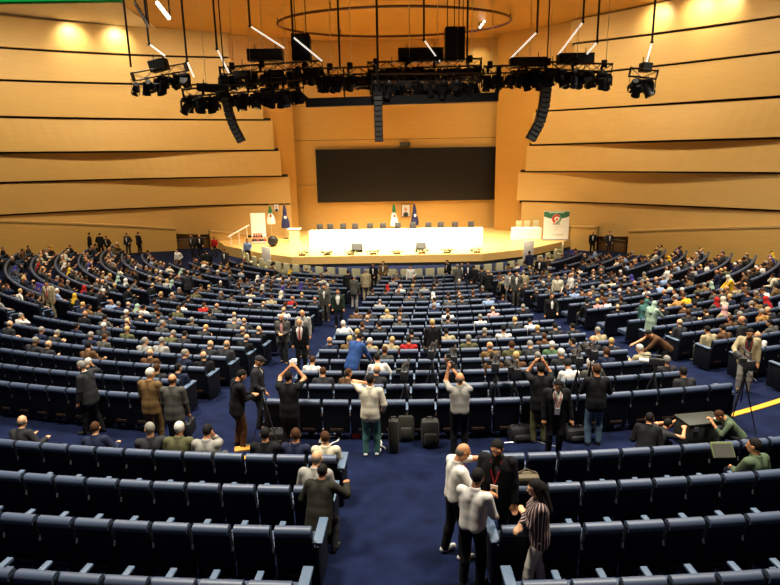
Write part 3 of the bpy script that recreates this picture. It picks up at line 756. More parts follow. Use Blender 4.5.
    def legs(s, e=0., flare=0.):
        pr = []
        for H, K, A in ((s.hpL, s.knL, s.anL), (s.hpR, s.knR, s.anR)):
            pr += [('c', H, K, .088+e, .058+e), ('c', K, K+(A-K)*.35, .057+e, .056+e+flare*.3), ('c', K+(A-K)*.35, A, .056+e+flare*.3, .038+e+flare)]
        return pr
    def headp(s, hi=False):
        R, h = s.RH, s.head
        pr = [('c', s.neck-s.R @ v3(0, 0, .03), s.hb+R @ v3(0, 0, .03), .056, .054), ('e', h+R @ v3(0, -.008, .02), (.076, .097, .098), R), ('e', h+R @ v3(0, .022, -.05), (.058, .070, .072), R)]
        if hi: pr += [('c', h+R @ v3(0, .088, .004), h+R @ v3(0, .112, -.034), .008, .015), ('c', h+R @ v3(-.02, .082, -.070), h+R @ v3(.02, .082, -.070), .010, .010), ('e', h+R @ v3(-.077, -.005, -.012), (.012, .022, .034), R), ('e', h+R @ v3(.077, -.005, -.012), (.012, .022, .034), R), ('c', h+R @ v3(-.05, .082, .024), h+R @ v3(.05, .082, .024), .014, .014)]
        else: pr += [('c', h+R @ v3(0, .09, .0), h+R @ v3(0, .108, -.03), .009, .015)] + [('e', h+R @ v3(q*.076, -.005, -.012), (.016, .024, .034), R) for q in (-1, 1)]
        return pr
    def body(s, hi=False):
        pr = s.headp(hi)+s.torso()+s.arms()+s.legs()
        pr += s.hand(s.wrL, s.elL, -1, hi)+s.hand(s.wrR, s.elR, 1, hi)
        for A, T in ((s.anL, s.toL), (s.anR, s.toR)): pr += [('c', A, A+(T-A)*.2, .04, .04), ('c', A+v3(0, -.03, -.045), T, .036, .032)]
        return pr
def hair_prims(p, kind):
    R, h = p.RH, p.head; cuts = []
    def loc(X, Y, Z):
        x, y, z = X-h[0], Y-h[1], Z-h[2]; return (R[0][0]*x+R[1][0]*y+R[2][0]*z, R[0][1]*x+R[1][1]*y+R[2][1]*z, R[0][2]*x+R[1][2]*y+R[2][2]*z)
    def face(X, Y, Z):            # keep hair off the face and below the nape
        x, y, z = loc(X, Y, Z); return y*.72-z*.61-.004
    def nape(X, Y, Z):
        x, y, z = loc(X, Y, Z); return -z-.062
    if kind == 'bald':
        pr = [('e', h+R @ v3(0, -.014, -.005), (.081, .096, .085), R)]
        cuts = [face, nape, lambda X, Y, Z: loc(X, Y, Z)[2]-.035+loc(X, Y, Z)[1]*.5]
    elif kind == 'long':
        pr = [('e', h+R @ v3(0, -.012, .024), (.088, .108, .106), R), ('c', h+R @ v3(0, -.065, 0), p.up(0, -.10, .36), .085, .075), ('c', h+R @ v3(-.05, -.03, -.02), p.up(-.09, -.06, .44), .05, .04), ('c', h+R @ v3(.05, -.03, -.02), p.up(.09, -.06, .44), .05, .04)]
        cuts = [lambda X, Y, Z: np.minimum(loc(X, Y, Z)[1]-.03, .062-loc(X, Y, Z)[2])]
    elif kind == 'scarf':
        pr = [('e', h+R @ v3(0, -.005, .012), (.096, .116, .122), R), ('c', h+R @ v3(0, -.01, -.06), p.up(0, .01, .46), .085, .14), ('c', h+R @ v3(0, -.05, -.08), p.up(0, -.08, .36), .07, .10)]
        cuts = [lambda X, Y, Z: .058-np.sqrt(loc(X, Y, Z)[0]**2+(loc(X, Y, Z)[2]+.015)**2)*.9-np.maximum(0, .05-loc(X, Y, Z)[1])*3]
        cuts = [lambda X, Y, Z: np.minimum(.062-np.sqrt(loc(X, Y, Z)[0]**2+((loc(X, Y, Z)[2]+.015)*.8)**2), loc(X, Y, Z)[1]-.045)]
    elif kind == 'cap':
        pr = [('e', h+R @ v3(0, -.006, .045), (.088, .108, .085), R), ('c', h+R @ v3(0, .10, .045), h+R @ v3(0, .15, .035), .03, .018)]
        cuts = [lambda X, Y, Z: .02-loc(X, Y, Z)[2]]
    else:
        pr = [('e', h+R @ v3(0, -.012, .024), (.084, .104, .104), R)]; cuts = [face, nape]
    return pr, cuts
# ---- colours of people
SKINS = [mat('skin_a', rgb(208, 144, 98), .55), mat('skin_b', rgb(172, 116, 80), .55), mat('skin_c', rgb(218, 164, 120), .55), mat('skin_d', rgb(132, 86, 58), .55)]
HAIRC = {'d': mat('hair_dark', (.012, .010, .009), .8, spec=.15), 'o': mat('hair_brown', rgb(70, 44, 26), .8, spec=.15), 'g': mat('hair_grey', rgb(128, 122, 112), .7), 'w': mat('hair_white', rgb(206, 200, 186), .7), 'b': mat('hair_fringe', rgb(104, 94, 82), .7), 'y': mat('hair_fair', rgb(186, 152, 92), .7)}
CLOTH = {}
def cloth(name, r=None, g=None, b=None):
    if name not in CLOTH: CLOTH[name] = mat('cloth_'+name, rgb(r, g, b), .85, vary=.12, scale=14, spec=.2)
    return CLOTH[name]
for nm, c in dict(black=(20, 20, 22), charcoal=(44, 44, 46), navy=(30, 36, 58), grey=(76, 74, 68), lightgrey=(150, 146, 138), beige=(160, 146, 112), tan=(112, 86, 52), brown=(88, 60, 38), olive=(84, 82, 54), white=(222, 216, 204), blue=(46, 74, 128), paleblue=(134, 154, 186), pink=(204, 150, 146), red=(168, 34, 30), yellow=(212, 166, 40), mint=(150, 172, 150), teal=(64, 104, 98), green=(78, 104, 70), camel=(170, 124, 66), cream=(206, 196, 168), purple=(66, 58, 130), denim=(84, 108, 130), darkgreen=(34, 46, 36)).items(): cloth(nm, *c)
SHOE = mat('shoe_black', (.015, .014, .013), .4); SHOEW = mat('shoe_white', (.75, .73, .68), .6)
_mc = {}
def garments(p, spec, vox, hi=False):
    """list of (part name, mesh, material key) for one pose"""
    out = []; top = spec.get('top', 'jacket'); hairk = spec.get('hairk', 'short')
    V, Q = nets(p.body(hi), vox, .022); out.append(('body', V, Q, 'skin'))
    e = dict(jacket=.024, coat=.03, shirt=.012, jumper=.02, robe=.03, tshirt=.012)[top]
    pr = p.torso(e)+p.arms(e*.8, dict(tshirt=0.0, shirt=.93, jacket=.93, coat=.95, jumper=.93, robe=.93)[top] if not spec.get('short') else 0.)
    u = p.up
    if top in ('jacket', 'coat', 'jumper') and not p.sit:
        L = -.14 if top == 'jacket' else -.24 if top == 'coat' else -.07
        for q in (-1, 1): pr += [('c', u(q*.055, 0, .04), u(q*.07, .0, L), .115*p.fat+e, .105*p.fat+e+.01)]
    if top == 'robe':
        hem = .12 if not p.sit else None
        if hem: pr += [('c', p.P+v3(q*.05, 0, .05), v3(p.P[0]+q*.09, p.P[1]+.0, hem), .14, .20) for q in (-1, 1)]
        else: pr += [('c', a, b, .11, .09) for a, b in ((p.hpL, p.knL), (p.hpR, p.knR))]
    cuts = []
    if spec.get('open'):          # jacket open over a shirt
        a, b = u(0, .13, .50), u(0, .155*max(1, p.fat), .13 if not p.sit else .1); d = b-a; L2 = d @ d
        def wedge(X, Y, Z):
            t = np.clip(((X-a[0])*d[0]+(Y-a[1])*d[1]+(Z-a[2])*d[2])/L2, 0, 1)
            return (spec.get('openw', .062)*(1-t*.55))-np.sqrt((X-a[0]-t*d[0])**2+(Y-a[1]-t*d[1])**2*1.0+(Z-a[2]-t*d[2])**2)
        cuts.append(wedge); Vs, Qs = nets(p.torso(.010), vox, .02); out.append(('shirt', Vs, Qs, 'shirt'))
    ncut = p.neck+p.R @ v3(0, 0, .035); nz = p.R @ v3(0, 0, 1)
    cuts.append(lambda X, Y, Z: (X-ncut[0])*nz[0]+(Y-ncut[1])*nz[1]+(Z-ncut[2])*nz[2])
    V, Q = nets(pr, vox, .025, cuts); out.append((dict(jacket='jacket', coat='coat', shirt='shirt', jumper='sweater', robe='robe', tshirt='shirt')[top], V, Q, 'top'))
    if spec.get('legs', True):
        u = p.up
        tr = p.legs(.012, .012)+[('c', u(-.05, 0, .0), u(.05, 0, .0), .125*max(1, p.fat*.97), .125*max(1, p.fat*.97)), ('c', p.hpL, p.hpR, .104, .104)]
        V, Q = nets(tr, vox, .02); out.append(('trousers', V, Q, 'leg'))
    if spec.get('shoes', True):
        for A, T in ((p.anL, p.toL), (p.anR, p.toR)):
            V, Q = nets([('c', A+v3(0, -.035, -.04), T, .043, .038), ('c', A+v3(0, -.01, .0), A+v3(0, .02, -.03), .045, .045)], max(vox*.8, .011), .02, [lambda X, Y, Z: .002-Z+X*0+Y*0]); out.append(('shoe', V, Q, 'shoe'))
    hp, hc = hair_prims(p, hairk); V, Q = nets(hp, vox*.8, .02, hc)
    if len(V): out.append((dict(scarf='headscarf', cap='cap').get(hairk, 'hair'), V, Q, 'hair'))
    if spec.get('beard'):
        R, h = p.RH, p.head
        V, Q = nets([('e', h+R @ v3(0, .028, -.062), (.064, .072, .070), R)], vox*.7, .02, [lambda X, Y, Z: ((X-h[0])*R[0][2]+(Y-h[1])*R[1][2]+(Z-h[2])*R[2][2])+.045]); out.append(('beard', V, Q, 'hair'))
    return out
def person_obj(loc, rz, label, parts, mats, k=1., group=None, eyes=None):
    o = empty('person', loc, rz, label, 'person', group); o.scale = (k, k, k)
    for nm, me, key in parts:
        c = link(bpy.data.objects.new(nm, me), o)
        if not me.materials: me.materials.append(None)
        c.material_slots[0].link = 'OBJECT'; c.material_slots[0].material = mats[key]
    return o
def mesh_parts(gs): return [(nm, np_mesh(nm, V, Q), key) for nm, V, Q, key in gs if len(V)]
# ================================================================== people
PLACED = []
def stripes():
    m = bpy.data.materials.new('striped_blouse'); m.use_nodes = True; nt = m.node_tree; b = nt.nodes['Principled BSDF']
    tc = nt.nodes.new('ShaderNodeTexCoord'); sp = nt.nodes.new('ShaderNodeSeparateXYZ'); nt.links.new(tc.outputs['Object'], sp.inputs[0])
    ad = nt.nodes.new('ShaderNodeMath'); ad.operation = 'ARCTAN2'; nt.links.new(sp.outputs[1], ad.inputs[0]); nt.links.new(sp.outputs[0], ad.inputs[1])
    ml = nt.nodes.new('ShaderNodeMath'); ml.operation = 'MULTIPLY'; ml.inputs[1].default_value = 4.3; nt.links.new(ad.outputs[0], ml.inputs[0])
    fr = nt.nodes.new('ShaderNodeMath'); fr.operation = 'FRACT'; nt.links.new(ml.outputs[0], fr.inputs[0])
    gt = nt.nodes.new('ShaderNodeMath'); gt.operation = 'GREATER_THAN'; gt.inputs[1].default_value = .76; nt.links.new(fr.outputs[0], gt.inputs[0])
    mx = nt.nodes.new('ShaderNodeMix'); mx.data_type = 'RGBA'; mx.inputs[6].default_value = (.02, .015, .017, 1); mx.inputs[7].default_value = (*rgb(206, 170, 160), 1)
    nt.links.new(gt.outputs[0], mx.inputs[0]); nt.links.new(mx.outputs[2], b.inputs['Base Color']); b.inputs['Roughness'].default_value = .8
    return m
CLOTH['striped'] = stripes(); cloth('greygreen', 84, 98, 74)
CLOTH['silver'] = mat('cloth_silver', rgb(206, 202, 194), .8, vary=.14, scale=40)
CLOTH['ribbed'] = mat('cloth_ribbed', rgb(206, 198, 176), .85, vary=.22, scale=26)
EYE = mat('eye_dark', (.015, .01, .008), .3)
BLOCKS = {'middle': (-5.9, 10.7), 'left': (-29.3, -10.1), 'right': (15.3, 34.8), 'far left': (-84, -33.6), 'far right': (39, 84), 'near left': (-16, -2.8), 'near right': (1.0, 17)}
def in_block(r, a):
    near = r > 38.45
    for b, (lo, hi) in BLOCKS.items():
        if b.startswith('near') == near and lo-.3 <= a <= hi+.3: return b
    return None
def snap_gap(r, near):
    if near: return min([R-.86 for R in NEAR], key=lambda g: abs(g-r))
    return min([R-.92 for R in ROWS], key=lambda g: abs(g-r))
def stand(px, py, face, label, hair='d', hairk='short', top='jacket', tc='black', lc='charcoal', H=1.75, skin=0, snap=True, ground=None, shoe=None, shirt='white', tie=None, badge=None, r_fix=None, spec=None, **pk):
    k = H/1.75; p = Pose(**pk); rz = D(face); c, s = math.cos(rz), math.sin(rz)
    ht = p.head+p.RH @ v3(0, -.01, .118); hx, hy = (c*ht[0]-s*ht[1]), (s*ht[0]+c*ht[1])
    Pw = floor_at(px, py, ht[2]*k)
    if ground is not None:         # on a level other than the carpet: ground = (y, z)
        q = at_depth(px, py, ground[0]); loc = Vector((q.x-hx*k, ground[0], ground[1])); k = min(max((q.z-ground[1])/ht[2], .9*k), 1.09*k)
    else:
        x, y = Pw.x-hx*k, Pw.y-hy*k; r, a = topol(x, y); b = in_block(r, a)
        if r_fix: r = r_fix
        elif snap and b and (13.5 < r < 36.5 or r > 38.5): r = snap_gap(r, b.startswith('near'))
        # keep the head on its sight line after moving to the gap
        best = None
        for da in np.linspace(-1.5, 1.5, 61):
            L = pol(r, a+da); e = abs(project((L.x+hx*k, L.y+hy*k, L.z+ht[2]*k))[0]-px)
            if best is None or e < best[0]: best = (e, L)
        loc = best[1]
        zt = at_depth(px, py, loc.y+hy*k).z; k2 = (zt-loc.z)/ht[2]; k = min(max(k2, .9*k), 1.09*k)
    while ground is None and loc.y > 38 and LIM[loc.x < 0](loc):       # keep clear of the hall walls
        q = at_depth(px, py, loc.y-.25+hy*k); r, a = topol(q.x-hx*k, loc.y-.25); loc = pol(r, a)
        k = min(max((q.z-loc.z)/ht[2], .9*H/1.75), 1.09*H/1.75)
    zc = project(loc)[2]; hi = zc < 11.5
    vox = .0115 if hi else .016 if zc < 15 else .021 if zc < 22 else .027 if zc < 34 else .032
    sp = dict(top=top, hairk=hairk); sp.update(spec or {})
    parts = mesh_parts(garments(p, sp, vox, hi))
    o = person_obj(loc, rz, label, parts, dict(skin=SKINS[skin], top=CLOTH[tc], leg=CLOTH[lc], shirt=CLOTH[shirt], shoe=shoe or SHOE, hair=HAIRC[hair] if hair in HAIRC else CLOTH[hair]), k)
    if tie:
        m = MB(); f = max(1, p.fat); a = p.up(0, .125, .47); b = p.up(0, .150*f, .12); m.tube(a, b, .018, .034, 6); m.ball(a, .026, 6); m.build('tie', CLOTH[tie], o)
    if badge:
        f = max(1, p.fat); m = MB(); a = p.up(-.075, .08, .5); b = p.up(.0, .165*f, .2); a2 = p.up(.075, .08, .5); mid = p.up(-.05, .155, .36); mid2 = p.up(.05, .155, .36)
        m.path([a, mid, b], .007, 5); m.path([a2, mid2, b], .007, 5); m.build('lanyard', CLOTH['red'], o)
        bp = p.up(0, .178*f, .125); q = MB().box((0, 0, 0), (.1, .008, .15)).build('badge', WPAINT, o); q.location = bp; q.rotation_euler.x = -.12
        if badge == 'green':
            w_ = MB().box((0, -.0, .0), (.055, .010, .06)).build('badge_print', CLOTH['green'], q); w_.location = (0, .002, -.01)
    d = abs((face % 360)-180)
    if d < 100 and zc < 26 and hairk != 'scarf':
        for q in (-1, 1):
            e = MB().ball((0, 0, 0), .0125, 8, (1.2, .7, .8)).build('eye', EYE, o); e.location = p.head+p.RH @ v3(q*.031, .083, .006)
            if hi: e2 = MB().ball((0, 0, 0), .016, 8, (1.5, .5, .34)).build('eyebrow', HAIRC['d'], o); e2.location = p.head+p.RH @ v3(q*.032, .092, .030)
        if hi: e = MB().ball((0, 0, 0), .018, 8, (1.4, .5, .35)).build('mouth', mat('lips', rgb(130, 70, 62), .5), o); e.location = p.head+p.RH @ v3(0, .0885, -.060)
    o['_k'] = k
    del o['_k']
    def W(v): v = np.asarray(v)*k; return Vector((loc.x+c*v[0]-s*v[1], loc.y+s*v[0]+c*v[1], loc.z+v[2]))
    PLACED.append((project(loc), label)); STANDING.append((loc.x, loc.y)); return o, p, W, rz
STANDING = []; LIM = {True: off_wall(WLc, 2.3), False: off_wall(WRc, 2.3)}
# ---------------- foreground group by the near right seats
o1, p1, W1, z1 = stand(466, 444, -72, 'balding man in white polo shirt with his arm over the black-suited man\'s shoulder', 'b', 'bald', 'tshirt', 'white', 'black', H=1.78, skin=0, snap=False, shoe=SHOEW, badge='plain',
    spec=dict(short=True), lean=3, nod=24, lh=(-.12, .60, 1.36), rh=(.30, .36, 1.08), lf=(-.12, -.1, .085), rf=(.12, .06, .085), fat=1.06)
o2, p2, W2, z2 = stand(479, 468, -32, 'man in silver-white shirt and black trousers, back turned, between two taller men', 'd', 'short', 'shirt', 'silver', 'black', H=1.70, skin=3, snap=False, lean=8, nod=18, lh=(-.1, .33, 1.0), rh=(.2, .32, .98), fat=1.05)
o3, p3, W3, z3 = stand(497, 441, 158, 'bearded man in black suit facing the camera with a badge on red lanyard', 'd', 'short', 'jacket', 'black', 'black', H=1.80, skin=1, snap=True, shirt='charcoal', badge='green', spec=dict(open=True, beard=True, openw=.05), lean=2, nod=12, fat=1.12, lh=(-.27, .12, .82))
o4, p4, W4, z4 = stand(535, 480, 78, 'woman with long dark hair in striped black blouse and pale trousers', 'd', 'long', 'jumper', 'striped', 'white', H=1.64, skin=2, snap=False, wom=True, lean=2, nod=10, lh=(.10, .20, 1.14), rh=(-.08, .25, 1.10), elL=(-1, -.2, -.6), elR=(1, -.2, -.6), lf=(-.12, .16, .085), rf=(.11, -.08, .085))
o5, p5, W5, z5 = stand(323, 468, -12, 'man in dark olive quilted coat leaning in the near left rows, hand out', 'd', 'short', 'coat', 'darkcoat' if 'darkcoat' in CLOTH else 'charcoal', 'charcoal', H=1.72, skin=1, crouch=.2, lean=22, nod=6, rh=(.34, .50, 1.02), lh=(-.2, .36, .9), lf=(-.16, .10, .085), rf=(.2, .12, .085), fat=1.1)
CLOTH['darkcoat'] = cloth('darkcoat', 40, 38, 30)
for c in o5.children:
    if c.name.startswith('coat'): c.material_slots[0].material = CLOTH['darkcoat']
# ---------------- the cross aisle
stand(370, 374, -8, 'man in cream hooded top, teal jeans and white trainers, back to us', 'd', 'short', 'jumper', 'ribbed', 'teal', H=1.76, snap=False, shoe=SHOEW, nod=-2, lh=(-.13, .14, 1.52), rh=(.24, .18, .95), elL=(-1, -.3, -.6))
o7, p7, W7, z7 = stand(460, 373, -4, 'man in grey striped shirt and black trousers holding a camera overhead', 'b', 'bald', 'tshirt', 'lightgrey', 'black', H=1.76, snap=False, spec=dict(short=True), lh=(-.22, .32, 1.72), rh=(-.06, .36, 1.60), nod=-6, elL=(-.4, .5, -1), elR=(.6, .2, -1), fat=1.05)
o8, p8, W8, z8 = stand(288, 371, -6, 'photographer in black raising a white camera at the back row left end', 'd', 'short', 'jacket', 'black', 'black', H=1.76, snap=False, lh=(-.06, .30, 1.70), rh=(.11, .31, 1.70), elL=(-1, .4, -.8), elR=(1, .4, -.8), nod=-3)
stand(244, 370, -58, 'young man in black leather jacket looking down at his phone', 'd', 'short', 'jacket', 'black', 'brown', H=1.76, snap=False, skin=0, nod=30, lean=6, lh=(-.06, .34, 1.10), rh=(.06, .34, 1.10), shirt='white')
stand(260, 356, -88, 'man in dark cap and charcoal suit with white shirt, side on', 'charcoal', 'cap', 'jacket', 'charcoal', 'charcoal', H=1.78, snap=False, nod=14, spec=dict(open=True), rh=(.2, .2, .95))
stand(80, 361, 82, 'stout man in black suit with white scarf walking along the left cross aisle', 'g', 'short', 'jacket', 'charcoal', 'black', H=1.74, snap=False, nod=8, fat=1.12, spec=dict(open=True, openw=.08), rh=(.18, .18, .9), lf=(-.1, .14, .085), rf=(.1, -.14, .085))
stand(150, 368, -10, 'white-haired man in tan suit standing with his back to us', 'w', 'short', 'jacket', 'tan', 'tan', H=1.75, snap=False, yaw=-25)
o13, p13, W13, z13 = stand(172, 374, -2, 'man in grey suit holding a dark briefcase, back to us beside tan suit', 'o', 'bald', 'jacket', 'grey', 'grey', H=1.72, snap=False, fat=1.05, yaw=10)
o14, p14, W14, z14 = stand(541, 363, -5, 'camera man in black jacket and olive trousers filming, back to us', 'd', 'short', 'jacket', 'black', 'olive', H=1.78, snap=False, lh=(-.11, .28, 1.66), rh=(.11, .28, 1.66), elL=(-.7, .5, -1), elR=(.7, .5, -1))
stand(559, 381, 176, 'man in open black jacket over long white shirt with red lanyard, facing us', 'd', 'short', 'coat', 'black', 'black', H=1.70, snap=False, nod=26, lean=6, badge='plain', spec=dict(open=True, openw=.11), skin=0, lh=(-.32, .12, .78))
stand(597, 364, -4, 'man in black sweater and blue jeans, back to us at the back row', 'o', 'short', 'jumper', 'black', 'denim', H=1.78, snap=False, lh=(-.16, .30, 1.2), rh=(.16, .30, 1.2), fat=1.05)
kn = dict(sit=True, hip=(0, 0, .42))
stand(651, 412, -30, 'man in black crouching beside the dark green case', 'd', 'short', 'jacket', 'black', 'black', H=1.75, snap=False, r_fix=38.05, lean=28, **kn)
stand(673, 422, -70, 'person in black bending low beside the dark green case, arms out', 'd', 'short', 'jacket', 'charcoal', 'black', H=1.7, snap=False, r_fix=37.9, lean=46, rh=(.2, .75, .8), lh=(-.2, .7, .8), **kn)
stand(713, 416, 75, 'man in green shirt crouching at the right end of the green case', 'o', 'short', 'shirt', 'greygreen', 'charcoal', H=1.72, snap=False, r_fix=37.8, lean=42, nod=30, rh=(.2, .6, .7), lh=(-.1, .6, .7), **kn)
o18, p18, W18, z18 = stand(751, 329, 152, 'camera operator in beige jacket with red lanyard behind a tripod camera', 'd', 'short', 'jacket', 'beige', 'lightgrey', H=1.78, snap=False, nod=16, shirt='charcoal', badge='plain', spec=dict(open=True, openw=.10), rh=(.28, .42, 1.12), fat=1.05)
# ---------------- among the rows
stand(742, 316, 58, 'bald man in dark suit standing among the right-hand rows', 'b', 'bald', 'jacket', 'charcoal', 'charcoal', H=1.75, fat=1.1, yaw=20)
stand(727, 275, 75, 'woman in yellow robe and pale headscarf standing among the right-hand rows', 'cream', 'scarf', 'robe', 'yellow', 'yellow', H=1.68, wom=True, lean=20, nod=15, lh=(-.1, .5, .95), rh=(.1, .5, .95))
stand(655, 301, -55, 'woman in pale mint robe and headscarf standing in the right aisle', 'mint', 'scarf', 'robe', 'mint', 'mint', H=1.66, wom=True, snap=False, lean=6, nod=12, rh=(.15, .48, 1.1))
stand(647, 299, -40, 'woman in teal headscarf half hidden behind the mint-robed woman', 'teal', 'scarf', 'robe', 'teal', 'teal', H=1.64, wom=True, snap=False)
stand(646, 331, 96, 'man in brown jacket leaning out to the left with an arm stretched', 'd', 'short', 'jacket', 'brown', 'charcoal', H=1.72, snap=False, lean=52, nod=20, rh=(.2, .95, .95), lh=(-.1, .75, .8))
stand(361, 333, -35, 'man in bright blue jacket bending forward in the middle block', 'd', 'short', 'jacket', 'blue', 'brown', H=1.76, lean=28, nod=20, lh=(-.1, .55, .95), rh=(.2, .5, .9))
stand(432, 319, 6, 'man with grey hair in dark suit standing alone in the middle block', 'y', 'short', 'jacket', 'black', 'black', H=1.76, fat=1.08)
stand(281, 314, 172, 'balding man in grey suit walking up the left aisle beside black suit', 'b', 'bald', 'jacket', 'grey', 'charcoal', H=1.76, snap=False, spec=dict(open=True), rh=(.05, .26, 1.12), lh=(-.08, .28, 1.1), shirt='pink', lf=(-.1, .12, .085), rf=(.1, -.1, .085), fat=1.05)
stand(299, 319, 178, 'man in open black suit, white shirt and red tie walking up the left aisle', 'b', 'bald', 'jacket', 'black', 'black', H=1.72, snap=False, tie='red', spec=dict(open=True, openw=.12), fat=1.05, rf=(.1, .12, .085))
stand(302, 310, 172, 'man in pale grey jacket behind the man with red tie', 'g', 'bald', 'jacket', 'lightgrey', 'grey', H=1.77, snap=False, spec=dict(open=True, openw=.05))
stand(324, 284, 160, 'man in grey-brown jacket walking up the left aisle near the stage', 'd', 'short', 'jacket', 'grey', 'grey', H=1.78, snap=False, spec=dict(open=True))
stand(337.5, 289, 178, 'man in dark green jacket and white shirt walking up the left aisle', 'o', 'short', 'jacket', 'darkgreen', 'black', H=1.74, snap=False, spec=dict(open=True, openw=.1))
stand(348, 270, 5, 'man in black suit, back to us, at the stage end of the left aisle', 'd', 'short', 'jacket', 'black', 'black', H=1.78, snap=False)
stand(354.5, 275, -30, 'man in grey jacket close beside the black suit near the stage', 'g', 'short', 'jacket', 'grey', 'lightgrey', H=1.74, snap=False)
stand(365.5, 269, 4, 'man in pale beige suit, back to us, near the stage', 'g', 'short', 'jacket', 'beige', 'beige', H=1.76, snap=False)
GR = [(373, 263, 150, 'black', 'd', 'man in black suit facing us below the stage, left of centre'), (383, 261, 160, 'tan', 'd', 'man in tan jacket over white shirt below the stage'), (410.5, 265, 175, 'white', 'd', 'person in white shirt standing before the centre of the stage'),
      (447, 260, 120, 'black', 'd', 'man in black suit, leftmost of the group right of stage centre'), (457, 264, 20, 'grey', 'g', 'man in grey suit, back to us, in the group right of stage centre'), (461.5, 262, 200, 'charcoal', 'd', 'man in charcoal suit facing the grey suit below the stage'),
      (468, 262, 170, 'navy', 'o', 'man in navy suit in the middle of the group right of stage centre'), (473.5, 265, 30, 'black', 'd', 'man in black suit, back turned, in the group right of stage centre'), (481, 267, 40, 'charcoal', 'd', 'man in charcoal jacket at the right of the stage-front group'), (488, 270, 10, 'black', 'b', 'balding man in black suit apart on the right of the stage-front group'),
      (510, 271, 190, 'lightgrey', 'o', 'man in pale grey jacket facing us on the right of the middle block'), (517, 271, 160, 'grey', 'd', 'man in grey jacket between two pale suits in the middle block'), (523.5, 270, 2, 'beige', 'g', 'man in khaki-beige jacket, back to us, in the middle block'),
      (529.5, 251, 5, 'navy', 'd', 'man in dark navy suit before the white board at stage right'), (540, 257, 150, 'black', 'o', 'man in black jacket and white shirt below the right banner'), (570.5, 273, 100, 'white', 'b', 'balding man in white shirt standing among the right block rows'), (558, 275, 170, 'cream', 'd', 'person in cream and dark clothes beside the white-shirted man'),
      (552, 293, 176, 'black', 'd', 'man in black suit with white badge facing us in the middle block'), (99, 279.5, 170, 'charcoal', 'b', 'red-faced man in dark suit and white shirt facing us in left rows'), (134, 270, 100, 'black', 'o', 'man in black suit and white collar, side on in left rows'),
      (89, 230, -60, 'black', 'd', 'man in black suit, leftmost of those standing by the left wall'), (99.5, 233, 10, 'black', 'o', 'man in black coat, back to us, by the left wall'), (108.5, 236, 160, 'black', 'd', 'man in black suit and white shirt facing us by the left wall'), (123, 233, 175, 'charcoal', 'd', 'man in charcoal suit and white shirt left of the left door'), (138, 232, -30, 'black', 'o', 'man in black standing alone nearest the left door'),
      (191, 232.5, 150, 'charcoal', 'b', 'man in charcoal suit, left one of the pair at the left door'), (199, 232, 200, 'black', 'b', 'man in black suit, right one of the pair at the left door'), (215, 236.5, 180, 'red', 'd', 'person in dark red standing between left door and stage'), (173, 249, 170, 'white', 'd', 'person in white shirt standing in the rows below the left door'),
      (212, 250, 30, 'black', 'd', 'man in black standing in the rows right of the left door'), (224, 249, 175, 'charcoal', 'o', 'man in charcoal standing next to the cream armchairs at left'), (200, 251, 0, 'black', 'd', 'man in black, back to us, in the rows below the left door'), (247, 235, 190, 'paleblue', 'd', 'person in grey-blue clothes standing before the left banner'),
      (186, 271, 20, 'charcoal', 'd', 'man in charcoal standing in the middle of the left block'), (599, 231.5, 175, 'black', 'b', 'man in black suit, left one of the pair at the right door'), (610, 231.5, 190, 'charcoal', 'd', 'man in charcoal suit, right one of the pair in the right doorway')]
for px, py, fc, tc, hr, lb in GR:
    fr = 100 < fc < 230
    stand(px, py, fc, lb, hr, 'bald' if hr == 'b' else 'short', 'shirt' if tc in ('white', 'cream', 'paleblue', 'red') else 'jacket', tc, 'charcoal' if tc in ('white', 'cream', 'paleblue', 'red') else tc, H=1.74, spec=dict(open=fr and tc not in ('white', 'cream', 'paleblue', 'red')), skin=RNG.randrange(3),
          ground={191: (46.3, 0.), 199: (46.3, 0.), 247: (43.6, 0.)}.get(px), lean=RNG.uniform(0, 8), twist=RNG.uniform(-10, 10), lh=(-.2, RNG.uniform(.1, .3), RNG.uniform(.85, 1.1)))
stand(46, 281, 176, 'man in pale beige suit and white shirt facing us in the far left aisle', 'd', 'short', 'jacket', 'beige', 'beige', H=1.78, snap=False, tie='red', spec=dict(open=True, openw=.08), fat=1.05)
